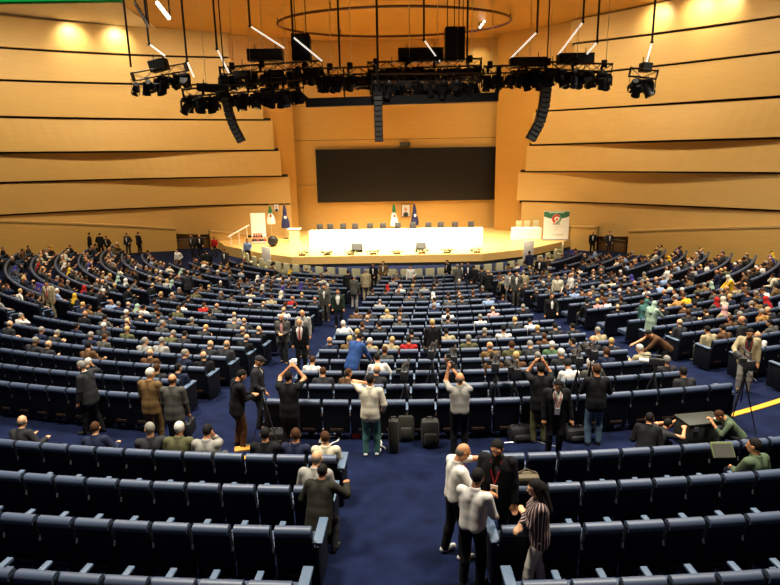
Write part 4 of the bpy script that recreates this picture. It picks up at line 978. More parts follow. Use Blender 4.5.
# ---------------- seated people, one line per head: pixel x, y, hair, clothes
LIST = """25 342 g charcoal|44 344 b charcoal|48 332 g charcoal|37 329 g navy|80 334 g navy|79 344 d brown|100 337 o grey|76 358 w charcoal|94 326 w charcoal|72 322 d navy|77 314 b black|101 317 d grey|118 316 w grey|108 305 b paleblue|116 307 g navy|126 302 b navy|123 325 b navy|129 328 y olive|3 322 b charcoal|6 316 g white
132 318 g black|165 321 d charcoal|160 330 g grey|168 331 g olive|193 330 y charcoal|187 338 d charcoal|146 343 g lightgrey|157 342 g lightgrey|203 343 b charcoal|214 344 b charcoal|236 337 b black|240 326 b charcoal|234 320 g grey|238 313 b lightgrey|156 352 b brown|175 353 g navy|199 356 b black|148 368 o charcoal|163 369 d navy|143 309 d white|157 308 o grey|156 313 o charcoal|170 315 o olive|187 317 g grey|201 310 o red|212 312 d charcoal|182 308 d white|210 303 b grey|252 328 b black|242 328 b charcoal|280 312 b white|290 309 d navy|297 303 b red
326 338 b navy|347 339 y tan|367 339 w beige|339 325 w white|362 323 o charcoal|355 331 y charcoal|353 312 d brown|306 362 o white|321 372 o charcoal|353 374 o brown|394 339 y beige|406 339 d red|388 347 o grey|376 358 d white|380 372 b charcoal|454 358 g charcoal|476 336 g olive|488 347 b tan|453 333 d beige|440 333 d charcoal|416 331 d charcoal|451 320 d grey|456 315 o white|473 315 g white|487 313 b pink|394 320 b grey|377 322 d charcoal|362 321 b navy|402 312 o charcoal|385 312 y beige|366 312 d charcoal|432 304 g navy|414 297 d grey
489 334 g charcoal|507 346 o olive|518 325 y charcoal|511 327 d white|531 345 g charcoal|515 356 y brown|526 357 g charcoal|504 360 d brown|559 343 w green|557 354 w charcoal|580 344 d navy|600 329 g beige|602 341 b charcoal|541 333 y charcoal|549 334 o brown|535 324 d white|564 325 d charcoal|578 326 d charcoal|573 369 d white|608 364 w grey|597 366 o navy|615 339 y charcoal|650 350 w beige|681 359 g charcoal|700 370 d charcoal|642 307 o charcoal|677 322 b charcoal|686 317 o charcoal|688 311 o brown|659 299 o charcoal|601 300 y pink|684 296 o camel|647 292 d white
709 314 o black|715 308 s:red grey|727 307 s:pink beige|731 324 o brown|713 329 d beige|721 328 d brown|755 307 g navy|761 313 g camel|776 306 b charcoal|774 299 s:red charcoal|768 285 o white|759 287 g tan|698 289 o olive|707 288 g tan|690 296 o yellow|692 311 d charcoal|722 297 s:cream cream|742 302 d charcoal|773 317 d grey|747 317 g charcoal|768 357 b white
103 433 o navy|140 437 g charcoal|173 433 w olive|198 437 d lightgrey|4 421 b charcoal|268 442 d black|307 441 o navy|331 444 o cream|317 466 b lightgrey|763 452 d greygreen"""
POSES = [dict(), dict(lean=14, nod=12), dict(yaw=28, nod=4), dict(yaw=-28, nod=4), dict(lean=-6, nod=2), dict(lean=10, side=8, yaw=-15, rh=(.16, .42, .66)), dict(lean=16, side=-7, yaw=20, lh=(-.2, .45, .66), rh=(.2, .45, .66)), dict(lean=6, rh=(.07, .20, 1.02), elR=(.4, .3, -1), nod=14), dict(twist=26, yaw=20, side=4), dict(twist=-26, yaw=-20, side=-4), dict(lean=12, fat=1.12, lh=(-.1, .32, .62), rh=(.1, .34, .62)), dict(lean=2, fat=1.1, yaw=8), dict(lean=24, nod=26, lh=(-.1, .5, .7), rh=(.1, .5, .7))]
_SM = {}
def seated_mesh(pi, hk, wom, vox, top):
    key = (pi, hk, wom, vox, top)
    if key not in _SM:
        p = Pose(sit=True, wom=wom, **POSES[pi]); _SM[key] = mesh_parts(garments(p, dict(top=top, hairk=hk, shoes=vox < .03), vox))
    return _SM[key]
def seat_pt(s, dr=.27, dz=1.13):
    p = pol(s['R']-dr, s['a']); return Vector((p.x, p.y, s['p'].z+dz))
for s in SEATS: s['hp'] = project(seat_pt(s)); s['taken'] = False
# seats blocked by standing people
for s in SEATS:
    q = seat_pt(s)
    if any((q.x-x)**2+(q.y-y)**2 < .55**2 for x, y in STANDING): s['taken'] = True
HW = dict(d='dark-haired', o='brown-haired', g='grey-haired', w='white-haired', b='balding', y='fair-haired')
def sit_label(s, hair, tc):
    if s['block'].startswith('near'): rown = ['front row', 'second row', 'third row', 'nearest row'][s['row']]
    else: rown = 'back row' if s['row'] == 0 else ORD[s['row']+1]+' row from back'
    w = ('headscarfed woman' if hair.startswith('s:') else HW[hair]+' person')
    return '%s in %s seated %s from aisle, %s, %s' % (w, {'greygreen': 'grey-green', 'lightgrey': 'pale grey', 'paleblue': 'pale blue'}.get(tc, tc), ORD[s['i']+1], rown, {'near left': 'near left seating', 'near right': 'near right seating'}.get(s['block'], s['block']+' block'))
def seat_person(s, hair, tc, group=None):
    s['taken'] = True; zc = s['hp'][2]; wom = hair.startswith('s:')
    vox = .016 if zc < 14 else .021 if zc < 22 else .028
    hk = 'scarf' if wom else 'bald' if hair == 'b' else 'short'
    pi = RNG.randrange(len(POSES)); top = 'shirt' if tc in ('white', 'pink') else 'jacket'
    parts = seated_mesh(pi, hk, wom, vox, top)
    q = seat_pt(s, .27, 0); k = RNG.uniform(.96, 1.04)
    lc = RNG.choice(['charcoal', 'black', 'navy', 'grey'])
    hm = CLOTH[hair[2:]] if wom else HAIRC[hair]
    o = person_obj(q, math.radians(s['a'])+RNG.uniform(-.12, .12), sit_label(s, hair, tc), parts, dict(skin=SKINS[RNG.choice([0, 0, 1, 2, 2])], top=CLOTH[tc], leg=CLOTH[lc], shirt=CLOTH['white'], shoe=SHOE, hair=hm), k, 'seated audience')
    return o
nsit = 0
for ln in LIST.replace('\n', '|').split('|'):
    x, y, h, t = ln.split(); x, y = float(x), float(y)
    c = [s for s in SEATS if not s['taken']]
    s = min(c, key=lambda s: ((s['hp'][0]-x)**2+1.6*(s['hp'][1]-y)**2) if s['hp'][2] > 1 else 1e9)
    seat_person(s, h, t); nsit += 1
# the farther audience fills the front half of the hall more densely
BUD = 300-len(STANDING)-nsit
far = [s for s in SEATS if not s['taken'] and -12 < s['hp'][0] < 792 and s['hp'][2] > 20 and s['hp'][1] < 309]
def dens(s):
    x, y = s['hp'][:2]; b = s['block']
    if b == 'middle' and s['row'] >= 16: return .12
    if s['row'] >= 16: return .3
    if b == 'far left': return .66 if x > 20 else .3
    if b == 'left': return .62 if y < 292 else .45
    if b == 'middle': return .50 if y < 290 else .35
    return .76 if y < 295 else .42
far = [s for s in far if RNG.random() < dens(s)]
far.sort(key=lambda s: s['hp'][2])
HAIRP = 'dddddooogggwbbbyd'; TOPP = ['black']*5+['charcoal']*6+['navy']*4+['grey']*4+['black']*4+['charcoal']*3+['lightgrey', 'white', 'beige', 'tan', 'brown', 'brown', 'olive', 'cream', 'paleblue', 'navy', 'lightgrey']
def pick():
    h = RNG.choice(HAIRP)
    if RNG.random() < .07: h = 's:'+RNG.choice(['cream', 'white', 'purple', 'red', 'yellow', 'mint'])
    return h, RNG.choice(TOPP)
for s in far[:max(0, BUD)]: seat_person(s, *pick())
V = []; Q = []; MI = []; nb = 0; mats = []; ML = {}
for s in far[max(0, BUD):]:
    h, tc = pick(); wom = h.startswith('s:')
    parts = _SM.setdefault(('far', RNG.randrange(8), wom, h == 'b'), None)
    pi = RNG.randrange(8); hk = 'scarf' if wom else 'bald' if h == 'b' else 'short'; key = ('raw', pi, hk, wom)
    if key not in _SM: _SM[key] = [(nm, v, q, kk) for nm, v, q, kk in garments(Pose(sit=True, wom=wom, **POSES[pi]), dict(top='jacket', hairk=hk, shoes=False), .042) if len(v)]
    a = math.radians(s['a'])+RNG.uniform(-.15, .15); c, sn = math.cos(a), math.sin(a); q0 = seat_pt(s, .27, 0)
    mm = dict(skin=SKINS[RNG.randrange(3)], top=CLOTH[tc], leg=CLOTH['charcoal'], hair=CLOTH[h[2:]] if wom else HAIRC[h])
    for nm, v, q, kk in _SM[key]:
        W = np.empty_like(v); W[:, 0] = c*v[:, 0]-sn*v[:, 1]+q0.x; W[:, 1] = sn*v[:, 0]+c*v[:, 1]+q0.y; W[:, 2] = v[:, 2]+q0.z
        m = mm[kk]
        if m.name not in ML: ML[m.name] = len(mats); mats.append(m)
        V.append(W); Q.append(q+nb); MI += [ML[m.name]]*len(q); nb += len(v)
if V:
    me = np_mesh('distant_audience', np.concatenate(V), np.concatenate(Q))
    for m in mats: me.materials.append(m)
    me.polygons.foreach_set('material_index', MI)
    tag(link(bpy.data.objects.new('distant_audience', me)), 'far seated audience in the rows closest to the stage', 'audience', kind='stuff')
print('PEOPLE', len(STANDING), nsit, len(far), 'BUD', BUD)
# ================================================================== lighting rig hung over the front of the hall
ALU = mat('truss_metal', rgb(74, 58, 46), .45, .6); RIGD = mat('rig_dark', (.008, .0075, .0075), .6, spec=.25); GLASS = mat('lens_glass', (.05, .05, .06), .1, spec=.8); CASEG = mat('case_grey_green', rgb(40, 39, 28), .7)
LAMPW = mat('lens_glint', (.9, .9, .95), .2, spec=.9)
def trussm(L, w=.34):
    m = MB(); h = w/2
    for a in (-h, h):
        for b in (-h, h): m.tube((-L/2, a, b), (L/2, a, b), .026, n=6)
    n = max(2, int(L/.45)); dx = L/n
    for i in range(n):
        x = -L/2+i*dx
        for a in (-h, h):
            m.tube((x, a, -h), (x+dx, a, h) if i % 2 else (x+dx, a, -h), .013, n=4); m.tube((x, a, -h if i % 2 else h), (x+dx, a, h if i % 2 else -h), .013, n=4)
        m.tube((x, -h, -h), (x, h, -h), .013, n=4); m.tube((x, -h, h), (x, h, h), .013, n=4)
    return m
def seg(pa, pb, ya, yb): return at_depth(*pa, ya), at_depth(*pb, yb)
TR = {}
def truss(pa, pb, ya, yb, label):
    a, b = seg(pa, pb, ya, yb); d = b-a; c = (a+b)/2
    o = empty('lighting_truss', c, 0, label, 'truss'); t = trussm(d.length).build('box_frame', ALU, o, smooth=False)
    t.rotation_euler = (0, -math.atan2(d.z, math.hypot(d.x, d.y)), math.atan2(d.y, d.x))
    for s in (-1, 1):
        e = MB().box((0, 0, 0), (.05, .42, .42)).build('end_plate', RIGD, o); e.location = d*(s*.5); e.rotation_euler = t.rotation_euler
    return a, b
def mover():
    P = {}
    m = MB(); m.box((0, 0, -.16), (.42, .32, .16), bev=.03); P['base'] = m.mesh('mh_base', True, RIGD)
    m = MB(); m.box((-.24, 0, -.42), (.07, .18, .46), bev=.02); m.box((.24, 0, -.42), (.07, .18, .46), bev=.02); m.box((0, 0, -.245), (.54, .2, .06)); P['yoke'] = m.mesh('mh_yoke', True, RIGD)
    m = MB(); m.tube((0, 0, .24), (0, 0, -.1), .2, .2, 14); m.tube((0, 0, -.1), (0, 0, -.32), .17, .21, 14); P['head'] = m.mesh('mh_head', True, RIGD)
    m = MB(); m.tube((0, 0, -.318), (0, 0, -.335), .17, n=14); P['lens'] = m.mesh('mh_lens', True, GLASS)
    m = MB(); m.box((0, 0, -.03), (.1, .12, .12)); P['clamp'] = m.mesh('mh_clamp', True, STEEL); return P
def par():
    P = {}
    m = MB(); m.tube((0, 0, .22), (0, 0, -.2), .13, .17, 12); P['can'] = m.mesh('par_can', True, RIGD)
    m = MB(); m.tube((0, 0, -.195), (0, 0, -.215), .15, n=12); P['lens'] = m.mesh('par_lens', True, GLASS)
    m = MB(); 
    for s in (-1, 1): m.box((s*.19, 0, -.2), (.02, .05, .4))
    m.box((0, 0, -.01), (.4, .05, .03)); P['bracket'] = m.mesh('par_bracket', True, RIGD)
    m = MB()
    for k in range(4):
        a = k*PI/2; m.box((.17*math.cos(a), .17*math.sin(a), -.30), (.02 if k % 2 == 0 else .26, .26 if k % 2 == 0 else .02, .2), R=None)
    P['barn_door'] = m.mesh('par_barn', False, RIGD); return P
MV, PR = mover(), par()
LC = {}
def lampname(kind, rig):
    LC[(kind, rig)] = LC.get((kind, rig), 0)+1; n = LC[(kind, rig)]
    return 'black %s, %s from the left on the %s' % (kind, ORD[n], rig)
def hang_lamps(a, b, n, rig, r, drop=.165, glint=()):
    for i in range(n):
        u = (i+.5)/n; c = a.lerp(b, u)+Vector((0, .17 if (i+len(rig)) % 2 else -.17, -drop)); mv = r.random() < .6
        if mv:
            o = empty('moving_head_light', c, r.uniform(-.6, .6), lampname('moving head light', rig), 'stage light', 'moving heads on the '+rig)
            for nm in MV:
                if nm != 'lens': link(bpy.data.objects.new(nm, MV[nm]), o)
            T = (r.uniform(-.3, 1.0), r.uniform(-.5, .5), 0)
            hd = [ch for ch in o.children if ch.name.startswith('head')][0]; hd.location = (0, 0, -.52); hd.rotation_euler = T
            ln = link(bpy.data.objects.new('lens', MV['lens']), hd)
        else:
            o = empty('spotlight', c, r.uniform(-.6, .6), lampname('spotlight', rig), 'stage light', 'spotlights on the '+rig)
            link(bpy.data.objects.new('bracket', PR['bracket']), o)
            T = (r.uniform(.2, 1.1), r.uniform(-.4, .4), 0)
            hd = link(bpy.data.objects.new('can', PR['can']), o); hd.location = (0, 0, -.34); hd.rotation_euler = T
            ln = link(bpy.data.objects.new('lens', PR['lens']), hd); link(bpy.data.objects.new('barn_door', PR['barn_door']), hd)
        if i in glint: ln.material_slots[0].link = 'OBJECT'; ln.material_slots[0].material = LAMPW
r = random.Random(5); YR = 31.
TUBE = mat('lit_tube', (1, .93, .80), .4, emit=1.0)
def pole(px, y0, py1, Y, label, strut=None, white=True):
    b = at_depth(px if not isinstance(px, tuple) else px[1], py1, Y); o = empty('hanging_pole', b, 0, label, 'pole')
    MB().tube((0, 0, 0), (0, 0, 17.55-b.z), .05, n=8).build('pole_tube', RIGD, o)
    MB().box((0, 0, 17.5-b.z), (.3, .3, .1)).build('ceiling_plate', RIGD, o)
    if strut:
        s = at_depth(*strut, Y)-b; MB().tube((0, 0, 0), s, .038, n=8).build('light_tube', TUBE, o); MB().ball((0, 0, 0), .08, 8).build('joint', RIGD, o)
# far left short truss
a, b = truss((133, 77), (186, 67), 29, 30.5, 'short lighting truss tilting at the far left of the rig'); hang_lamps(a, b, 8, 'far left truss', r, glint=(2,))
hang_lamps(at_depth(185, 92, 30), at_depth(192, 96, 30), 1, 'left junction', r, .0, (0,))
# lower left truss
a, b = truss((183, 93), (303, 84), 29.5, 30.5, 'lower lighting truss on the left, above the curved speaker column'); hang_lamps(a, b, 17, 'lower left truss', r, glint=(0, 5))
a, b = truss((220, 71), (322, 64), 32, 32.5, 'upper lighting truss left of centre'); hang_lamps(a, b, 14, 'upper left truss', r)
a, b = truss((318, 72), (378, 70), 32, 32, 'lighting truss just left of centre behind the black batten'); hang_lamps(a, b, 10, 'centre left truss', r, glint=(3,))
a, b = truss((368, 66), (481, 62), 32, 32, 'long lighting truss right of centre carrying the two big boxes'); hang_lamps(a, b, 17, 'centre right truss', r, glint=(4, 8))
a, b = truss((372, 78), (480, 77), 30.6, 30.6, 'lower lighting truss directly above the black batten'); hang_lamps(a, b, 16, 'batten truss', r)
a, b = truss((484, 70), (545, 68), 31, 30.5, 'lighting truss left of the right curved speaker column'); hang_lamps(a, b, 9, 'right inner truss', r, glint=(1,))
a, b = truss((512, 64), (612, 68), 31.5, 30, 'long lighting truss at the right of the rig'); hang_lamps(a, b, 15, 'right truss', r, glint=(7,))
a, b = truss((630, 72), (657, 75), 28, 27.5, 'stub truss hanging alone at the far right of the rig'); hang_lamps(a, b, 4, 'far right stub truss', r, glint=(1,))
# hanging poles
pole(131, 0, 67, 29, 'dark hanging pole at the far left end of the rig')
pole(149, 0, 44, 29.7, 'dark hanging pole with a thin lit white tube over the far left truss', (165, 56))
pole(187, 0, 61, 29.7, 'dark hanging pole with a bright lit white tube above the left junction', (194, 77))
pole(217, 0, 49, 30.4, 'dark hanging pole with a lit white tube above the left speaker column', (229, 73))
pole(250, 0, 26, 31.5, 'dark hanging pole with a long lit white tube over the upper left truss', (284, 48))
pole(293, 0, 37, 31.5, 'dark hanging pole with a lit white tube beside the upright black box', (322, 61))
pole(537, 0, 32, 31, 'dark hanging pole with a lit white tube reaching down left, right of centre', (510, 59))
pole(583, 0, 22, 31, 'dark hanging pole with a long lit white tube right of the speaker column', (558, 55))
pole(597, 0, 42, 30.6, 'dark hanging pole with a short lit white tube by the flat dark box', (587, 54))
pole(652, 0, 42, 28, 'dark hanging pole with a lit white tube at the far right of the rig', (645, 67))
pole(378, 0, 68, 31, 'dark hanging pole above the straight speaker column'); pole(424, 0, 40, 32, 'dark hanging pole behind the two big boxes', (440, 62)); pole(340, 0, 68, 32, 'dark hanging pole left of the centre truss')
pole(467, 0, 66, 32, 'dark hanging pole at the right end of the centre truss')
# black batten with bent end brackets
a, b = seg((306, 103), (498, 97), 30.6, 30.6); c = (a+b)/2
o = empty('black_batten', c, 0, 'long black batten under the middle of the rig', 'batten'); MB().box((0, 0, 0), ((b-a).length, .35, .42), R=Matrix.Rotation(-math.atan2((b-a).z, (b-a).x), 3, 'Y')).build('batten_box', RIGD, o)
MB().path([a-c+Vector((.1, 0, .1)), a-c+Vector((-.35, 0, .5)), a-c+Vector((-.45, 0, 1.2)), a-c+Vector((-.3, 0, 1.7))], .13).build('end_bracket', RIGD, o)
MB().path([b-c+Vector((-.1, 0, .1)), b-c+Vector((.05, 0, .6)), b-c+Vector((0, 0, 1.4))], .12).build('end_bracket', RIGD, o)
for u in (.2, .5, .8): MB().tube((b-a)*(u-.5)+Vector((0, .17, 0)), (b-a)*(u-.5)+Vector((0, .17, 1.6)), .04).build('drop_arm', RIGD, o)
# speaker columns
def column(pts, Y, n, wpx, label):
    """pts: pixel polyline of the column from top to foot"""
    P = [at_depth(x, y, Y) for x, y in pts]; L = [0]
    for p, q in zip(P[:-1], P[1:]): L.append(L[-1]+(q-p).length)
    def at(s):
        for i in range(len(P)-1):
            if s <= L[i+1] or i == len(P)-2: return P[i].lerp(P[i+1], (s-L[i])/(L[i+1]-L[i]))
    o = empty('speaker_column', P[0], 0, label, 'speaker column'); w = wpx*(P[0]-CAM).dot(FW)/F_PX; h = L[-1]/n
    for i in range(n):
        p, q = at(i*h), at((i+1)*h); d = q-p; R = Matrix.Rotation(math.atan2(-d.x, -d.z), 3, 'Y')
        c = MB().box((0, 0, 0), (w, .5, h*.94), bev=.02).build('speaker_cabinet', RIGD, o); c.location = (p+q)/2-P[0]; c.rotation_euler = R.to_euler()
        g = MB().box((0, -.26, 0), (w*.86, .02, h*.7)).build('grille', mat('grille_dark', (.04, .038, .035), .6), c)
    MB().box((0, 0, .1), (w*1.1, .4, .16)).build('fly_frame', RIGD, o); MB().tube((0, 0, .1), (0, 0, 17.5-P[0].z), .03).build('fly_cable', RIGD, o)
column([(226, 98), (229, 113), (234, 127), (242, 142)], 29.2, 10, 7.5, 'black curved speaker column hanging left of the big screen')
column([(378, 96), (379, 142)], 29.6, 9, 8.5, 'black straight speaker column hanging over the centre of the screen')
column([(546, 88), (544, 106), (539, 124), (530, 140)], 29.4, 11, 9.5, 'black curved speaker column hanging right of the big screen')
def rigbox(px0, px1, py0, py1, Y, dep, label, m=RIGD, tilt=0., nm='speaker_box'):
    a = at_depth(px0, py0, Y); b = at_depth(px1, py1, Y); c = (a+b)/2; w, h = b.x-a.x, a.z-b.z
    o = empty(nm, c, 0, label, 'box'); MB().box((0, 0, 0), (w, dep, h), R=Matrix.Rotation(tilt, 3, 'Y'), bev=.02).build('cabinet', m, o)
    MB().box((0, -dep/2-.005, 0), (w*.9, .02, h*.86), R=Matrix.Rotation(tilt, 3, 'Y')).build('front_panel', mat('grille_dark'+nm, tuple(x*.25 for x in rgb(50, 48, 44)) if m is RIGD else rgb(36, 35, 26), .7), o)
    for s in (-1, 1): MB().tube((s*w*.3, 0, h/2), (s*w*.3, 0, h/2+ (17.5-c.z-h/2 if nm == 'speaker_box' else .25)), .02).build('hang_wire', RIGD, o)
rigbox(292, 311, 35, 61, 32, .9, 'upright black loudspeaker box above the left of centre truss'); rigbox(445, 456.5, 28, 61, 31.8, .8, 'tall black loudspeaker box, left one of two above the centre truss'); rigbox(457.5, 464, 28, 61, 32.2, .8, 'tall narrow black loudspeaker box, right one of two above the centre truss')
rigbox(248, 283, 50, 61, 32.3, .8, 'flat grey-green case on top of the upper left truss', CASEG, 0, 'equipment_case'); rigbox(398, 443, 49, 61, 32.4, .8, 'long grey-green case on the centre right truss', CASEG, 0, 'equipment_case')
rigbox(150, 168, 60, 71, 29.8, .6, 'tilted dark case over the far left truss', RIGD, -.22, 'equipment_case'); rigbox(558, 592, 54, 64, 31, .7, 'flat dark case on the right truss', RIGD, 0, 'equipment_case'); rigbox(510, 545, 58, 66, 30.8, .6, 'flat dark case over the right curved speaker column', RIGD, 0, 'equipment_case')
rigbox(198, 228, 85, 92, 29.6, .6, 'dark case above the left curved speaker column', RIGD, .1, 'equipment_case'); rigbox(641, 650, 63, 72, 28, .5, 'small dark box on the far right stub truss', RIGD, .1, 'equipment_case')
# loose cables along the trusses
for (pa, pb, Y, lb) in (((224, 70.7), (318, 64.3), 32.1, 'black cable drooping along the upper left truss'), ((372, 65.9), (478, 62.1), 32., 'pale cable drooping along the centre right truss'), ((516, 64.2), (600, 67.5), 30.8, 'black cable drooping along the right truss')):
    a, b = seg(pa, pb, Y, Y); P = [a.lerp(b, t/24)+Vector((0, -.17, .17-.30*abs(math.sin(t/24*PI*5)))) for t in range(25)]
    m = MB().path([p-a for p in P], .022, 5); o = m.build('rig_cable', RIGD if 'black' in lb else STEEL); o.location = a; tag(o, lb, 'cable')
# ceiling tracks of small lamps at upper left and right
def lampstrip(p0, p1, n, Y, label, lit):
    a = at_depth(*p0, Y); b = at_depth(*p1, Y); o = empty('lamp_strip', a, 0, label, 'lamp strip'); d = b-a
    MB().tube((0, 0, 0), d, .06).build('rail', RIGD, o); up = MB().tube((0, 0, 0), (0, 0, 17.55-a.z), .03).tube(d, d+Vector((0, 0, 17.55-b.z)), .03).build('hanger', RIGD, o)
    for i in range(n): MB().ball(d*((i+.5)/n)+Vector((0, -.06, -.05)), .085, 8).build('bulb', LIT if lit else STEEL, o)
LIT = mat('lit_bulb', (1, .92, .75), .4, emit=9.)
lampstrip((157, 1), (170, 18), 7, 28, 'curved strip of bright lamps near the ceiling at upper left', True); lampstrip((135, 2), (149, 26), 8, 28.6, 'strip of unlit small lamps near the ceiling at upper left', False)
lampstrip((487, 17), (479, 28), 4, 49, 'short strip of lit lamps under the ceiling right of centre', True)
c = at_depth(75, 13, 36.); o = empty('ceiling_lamp', (c.x, c.y, 17.4), 0, 'small oblong lit lamp on the pale ceiling at upper left', 'lamp'); MB().box((0, 0, .06), (1.0, .4, .12), bev=.03).build('housing', WPAINT, o); MB().box((0, 0, -.01), (.85, .3, .04)).build('diffuser', LIT, o)
c = at_depth(91, 20, 38.); o = empty('ceiling_vent', (c.x, c.y, 17.45), 0, 'small dark vent on the pale ceiling at upper left', 'vent'); MB().box((0, 0, .04), (.8, .3, .1)).build('vent_frame', RIGD, o); MB().box((0, 0, -.02), (.7, .2, .03)).build('slats', DARKGAP, o)
c = at_depth(36, 1.5, 33); o = empty('exit_light', (c.x, c.y, c.z+.2), 0, 'long green lit panel at the top left corner', 'light panel')
MB().box((0, 0, .1), (9, .3, .8), bev=.05).build('housing', mat('green_housing', rgb(20, 120, 50), .6), o); MB().box((0, -.17, .1), (8.7, .04, .66)).build('lit_face', mat('green_lit', rgb(10, 150, 60), .5, emit=.8), o); MB().tube((-2, 0, .5), (-2, 0, 17.5-c.z-.2), .04).tube((2, 0, .5), (2, 0, 17.5-c.z-.2), .04).build('hanger', RIGD, o)

# chain hoists and junction boxes riding on the trusses
HP = [(232, 68, 32), (262, 66, 32.2), (305, 65, 32.4), (330, 69, 32), (350, 68, 32), (376, 64, 32), (408, 63, 32), (436, 62, 32), (470, 61, 32), (490, 67, 31), (528, 63, 31.3), (548, 64, 31), (575, 64, 30.6), (604, 66, 30.1), (205, 89, 29.6), (250, 86, 30), (285, 83, 30.4)]
for i, (px, py, Y) in enumerate(sorted(HP)):
    p = at_depth(px, py, Y); o = empty('chain_hoist', p, r.uniform(-.4, .4), 'small dark chain hoist with steel chain, %s from the left on the rig' % ORD[i+1], 'chain hoist', 'chain hoists of the rig')
    MB().box((0, 0, .1), (.26, .24, .34), bev=.03).build('motor', RIGD, o); MB().tube((.08, 0, .2), (.08, 0, 17.5-p.z), .012, n=5).build('chain', STEEL, o); MB().tube((-.1, 0, -.02), (-.1, 0, -.32), .08, .06, 8).build('chain_bag', RIGD, o)
for i, (px, py, Y) in enumerate(sorted([(243, 75, 31.8), (276, 74, 32), (312, 72, 32.2), (338, 80, 31.8), (362, 82, 31.8), (392, 72, 31.8), (418, 71, 31.8), (448, 72, 31.8), (467, 73, 31.8), (404, 86, 30.5), (430, 87, 30.5), (456, 86, 30.5), (522, 73, 30.9), (552, 73, 30.6), (584, 74, 30.3), (222, 96, 29.4), (268, 93, 29.8)])):
    p = at_depth(px, py, Y); o = empty('dimmer_box', p, r.uniform(-.2, .2), 'small black dimmer box, %s from the left on the rig' % ORD[i+1], 'dimmer box', 'dimmer boxes of the rig')
    w = r.uniform(.5, .9); h = r.uniform(.3, .45)
    MB().box((0, 0, 0), (w, .3, h), bev=.02).build('box_body', RIGD, o); MB().box((0, -.155, 0), (w*.6, .02, h*.4)).build('face_plate', ALU, o)
    MB().tube((0, 0, h/2), (0, 0, h/2+.55), .02, n=5).build('hanger', ALU, o); MB().path([(w*.4, 0, 0), (w*.55, 0, -h*.8), (w*.9, 0, -h*.6), (w*1.1, 0, h*.3)], .016, 5).build('lead', RIGD, o)
bpy.context.view_layer.update()
# ================================================================== cameras, tripods, bags
GEAR = mat('gear_black', (.018, .018, .02), .45); GREYB = mat('bag_grey_green', rgb(50, 48, 40), .8, vary=.2, scale=20); LENSW = mat('lens_white', (.8, .79, .75), .4)
def tripod(loc, H, label, cam=True, lens=None, rz=0, white=False, mic=False):
    o = empty('tripod', loc, rz, label, 'tripod')
    for k in range(3):
        a = PI/2+k*2*PI/3; f = Vector((.36*math.cos(a), .36*math.sin(a), 0.02)); m = (Vector((0, 0, H-.12))+f)/2
        lg = MB().tube((0, 0, H-.12), m, .017).tube(m, f, .013).build('leg', GEAR, o); MB().ball(f, .022, 6).build('foot', GEAR, lg)
    MB().tube((0, 0, H*.5), (0, 0, H), .016).build('centre_column', GEAR, o); MB().box((0, 0, H+.02), (.09, .09, .08), bev=.015).build('pan_head', GEAR, o); MB().tube((0, -.02, H), (.1, -.34, H-.1), .009).build('pan_handle', GEAR, o)
    if cam:
        c = empty('video_camera', Vector(loc)+Vector((0, 0, H+.065)), rz, label.replace('tripod carrying a camera', 'video camera').replace('tripod with black camera', 'black video camera').replace('tripod with camera', 'video camera').replace('tripod', 'video camera') if 'tripod' in label else 'video camera', 'camera')
        c.scale = (1., 1., 1.) if white else (1.4, 1.4, 1.4)
        MB().box((0, -.02, .09), (.12, .34, .16), bev=.02).build('body', GEAR, c); MB().tube((0, .15, .09), (0, .36, .09), .05, .062, 12).build('lens', GEAR if not white else LENSW, c)
        MB().path([(0, .1, .17), (0, .08, .24), (0, -.1, .24), (0, -.14, .17)], .014).build('handle', GEAR, c); MB().box((-.09, -.1, .15), (.09, .05, .07)).build('viewfinder', GEAR, c)
        MB().tube((.05, .02, .21), (.05, .3, .21), .02).build('microphone', GEAR, c)
    return o
G = R0-.0
def gap(px, k, z=0.):            # point in the walking gap in front of row k under picture column px
    R = ROWS[k]-.92 if k >= 0 else 36.95
    a = min(np.linspace(-60, 60, 2400), key=lambda a: abs(project(pol(R, a, zf(R)+1))[0]-px)); return pol(R, a)
W = [(405, 0, 1.15, 'tripod with black camera in the back row, left of centre'), (432, 1, 1.35, 'tripod with camera in the second row gap under the dark-suited man'), (453, 1, 1.2, 'tripod with camera in front of the overhead photographer'),
     (495, 0, 1.3, 'tripod at the middle of the back row'), (514, 0, 1.15, 'tripod left of the black-jacketed camera man'), (577, 0, 1.35, 'tripod left of the man in black sweater'), (590, 0, 1.5, 'tall tripod right before the man in black sweater')]
for px, k, H, lb in W: tripod(gap(px, k), H, lb, rz=RNG.uniform(-.3, .3))
tripod(gap(264, -1), 1.35, 'slim tripod without camera at the left end of the back row', cam=False)
tripod(gap(655, 0), 1.2, 'tripod carrying a camera with long white lens, right part of the back row', white=True, rz=1.2)
q = floor_at(738, 428); q = Vector(q); r_, a_ = topol(*floor_at(737, 432).xy); tripod(pol(r_, a_), 1.42, 'tall tripod in the right aisle before the beige operator', rz=D(-10))
def handcam(Wf, v, rz, m, label, name='camera'):
    c = empty(name, Wf(v), rz, label, 'camera'); MB().box((0, 0, 0), (.15, .08, .11), bev=.015).build('body', m, c); MB().tube((0, .03, 0), (0, .17, 0), .042, .045, 12).build('lens', m, c); MB().box((0, 0, .065), (.06, .06, .035)).build('flash_hump', m, c); return c
handcam(W8, (p8.wrL+p8.wrR)/2+v3(0, .07, .10), z8, LENSW, 'white camera raised by the photographer in black', 'photo_camera'); handcam(W7, (p7.wrL+p7.wrR)/2+v3(-.02, .08, .10), z7, GEAR, 'black camera held overhead by the man in grey striped shirt', 'photo_camera'); handcam(W14, (p14.wrL+p14.wrR)/2+v3(0, .08, .06), z14, GEAR, 'black camera held up by the camera man in olive trousers', 'photo_camera')
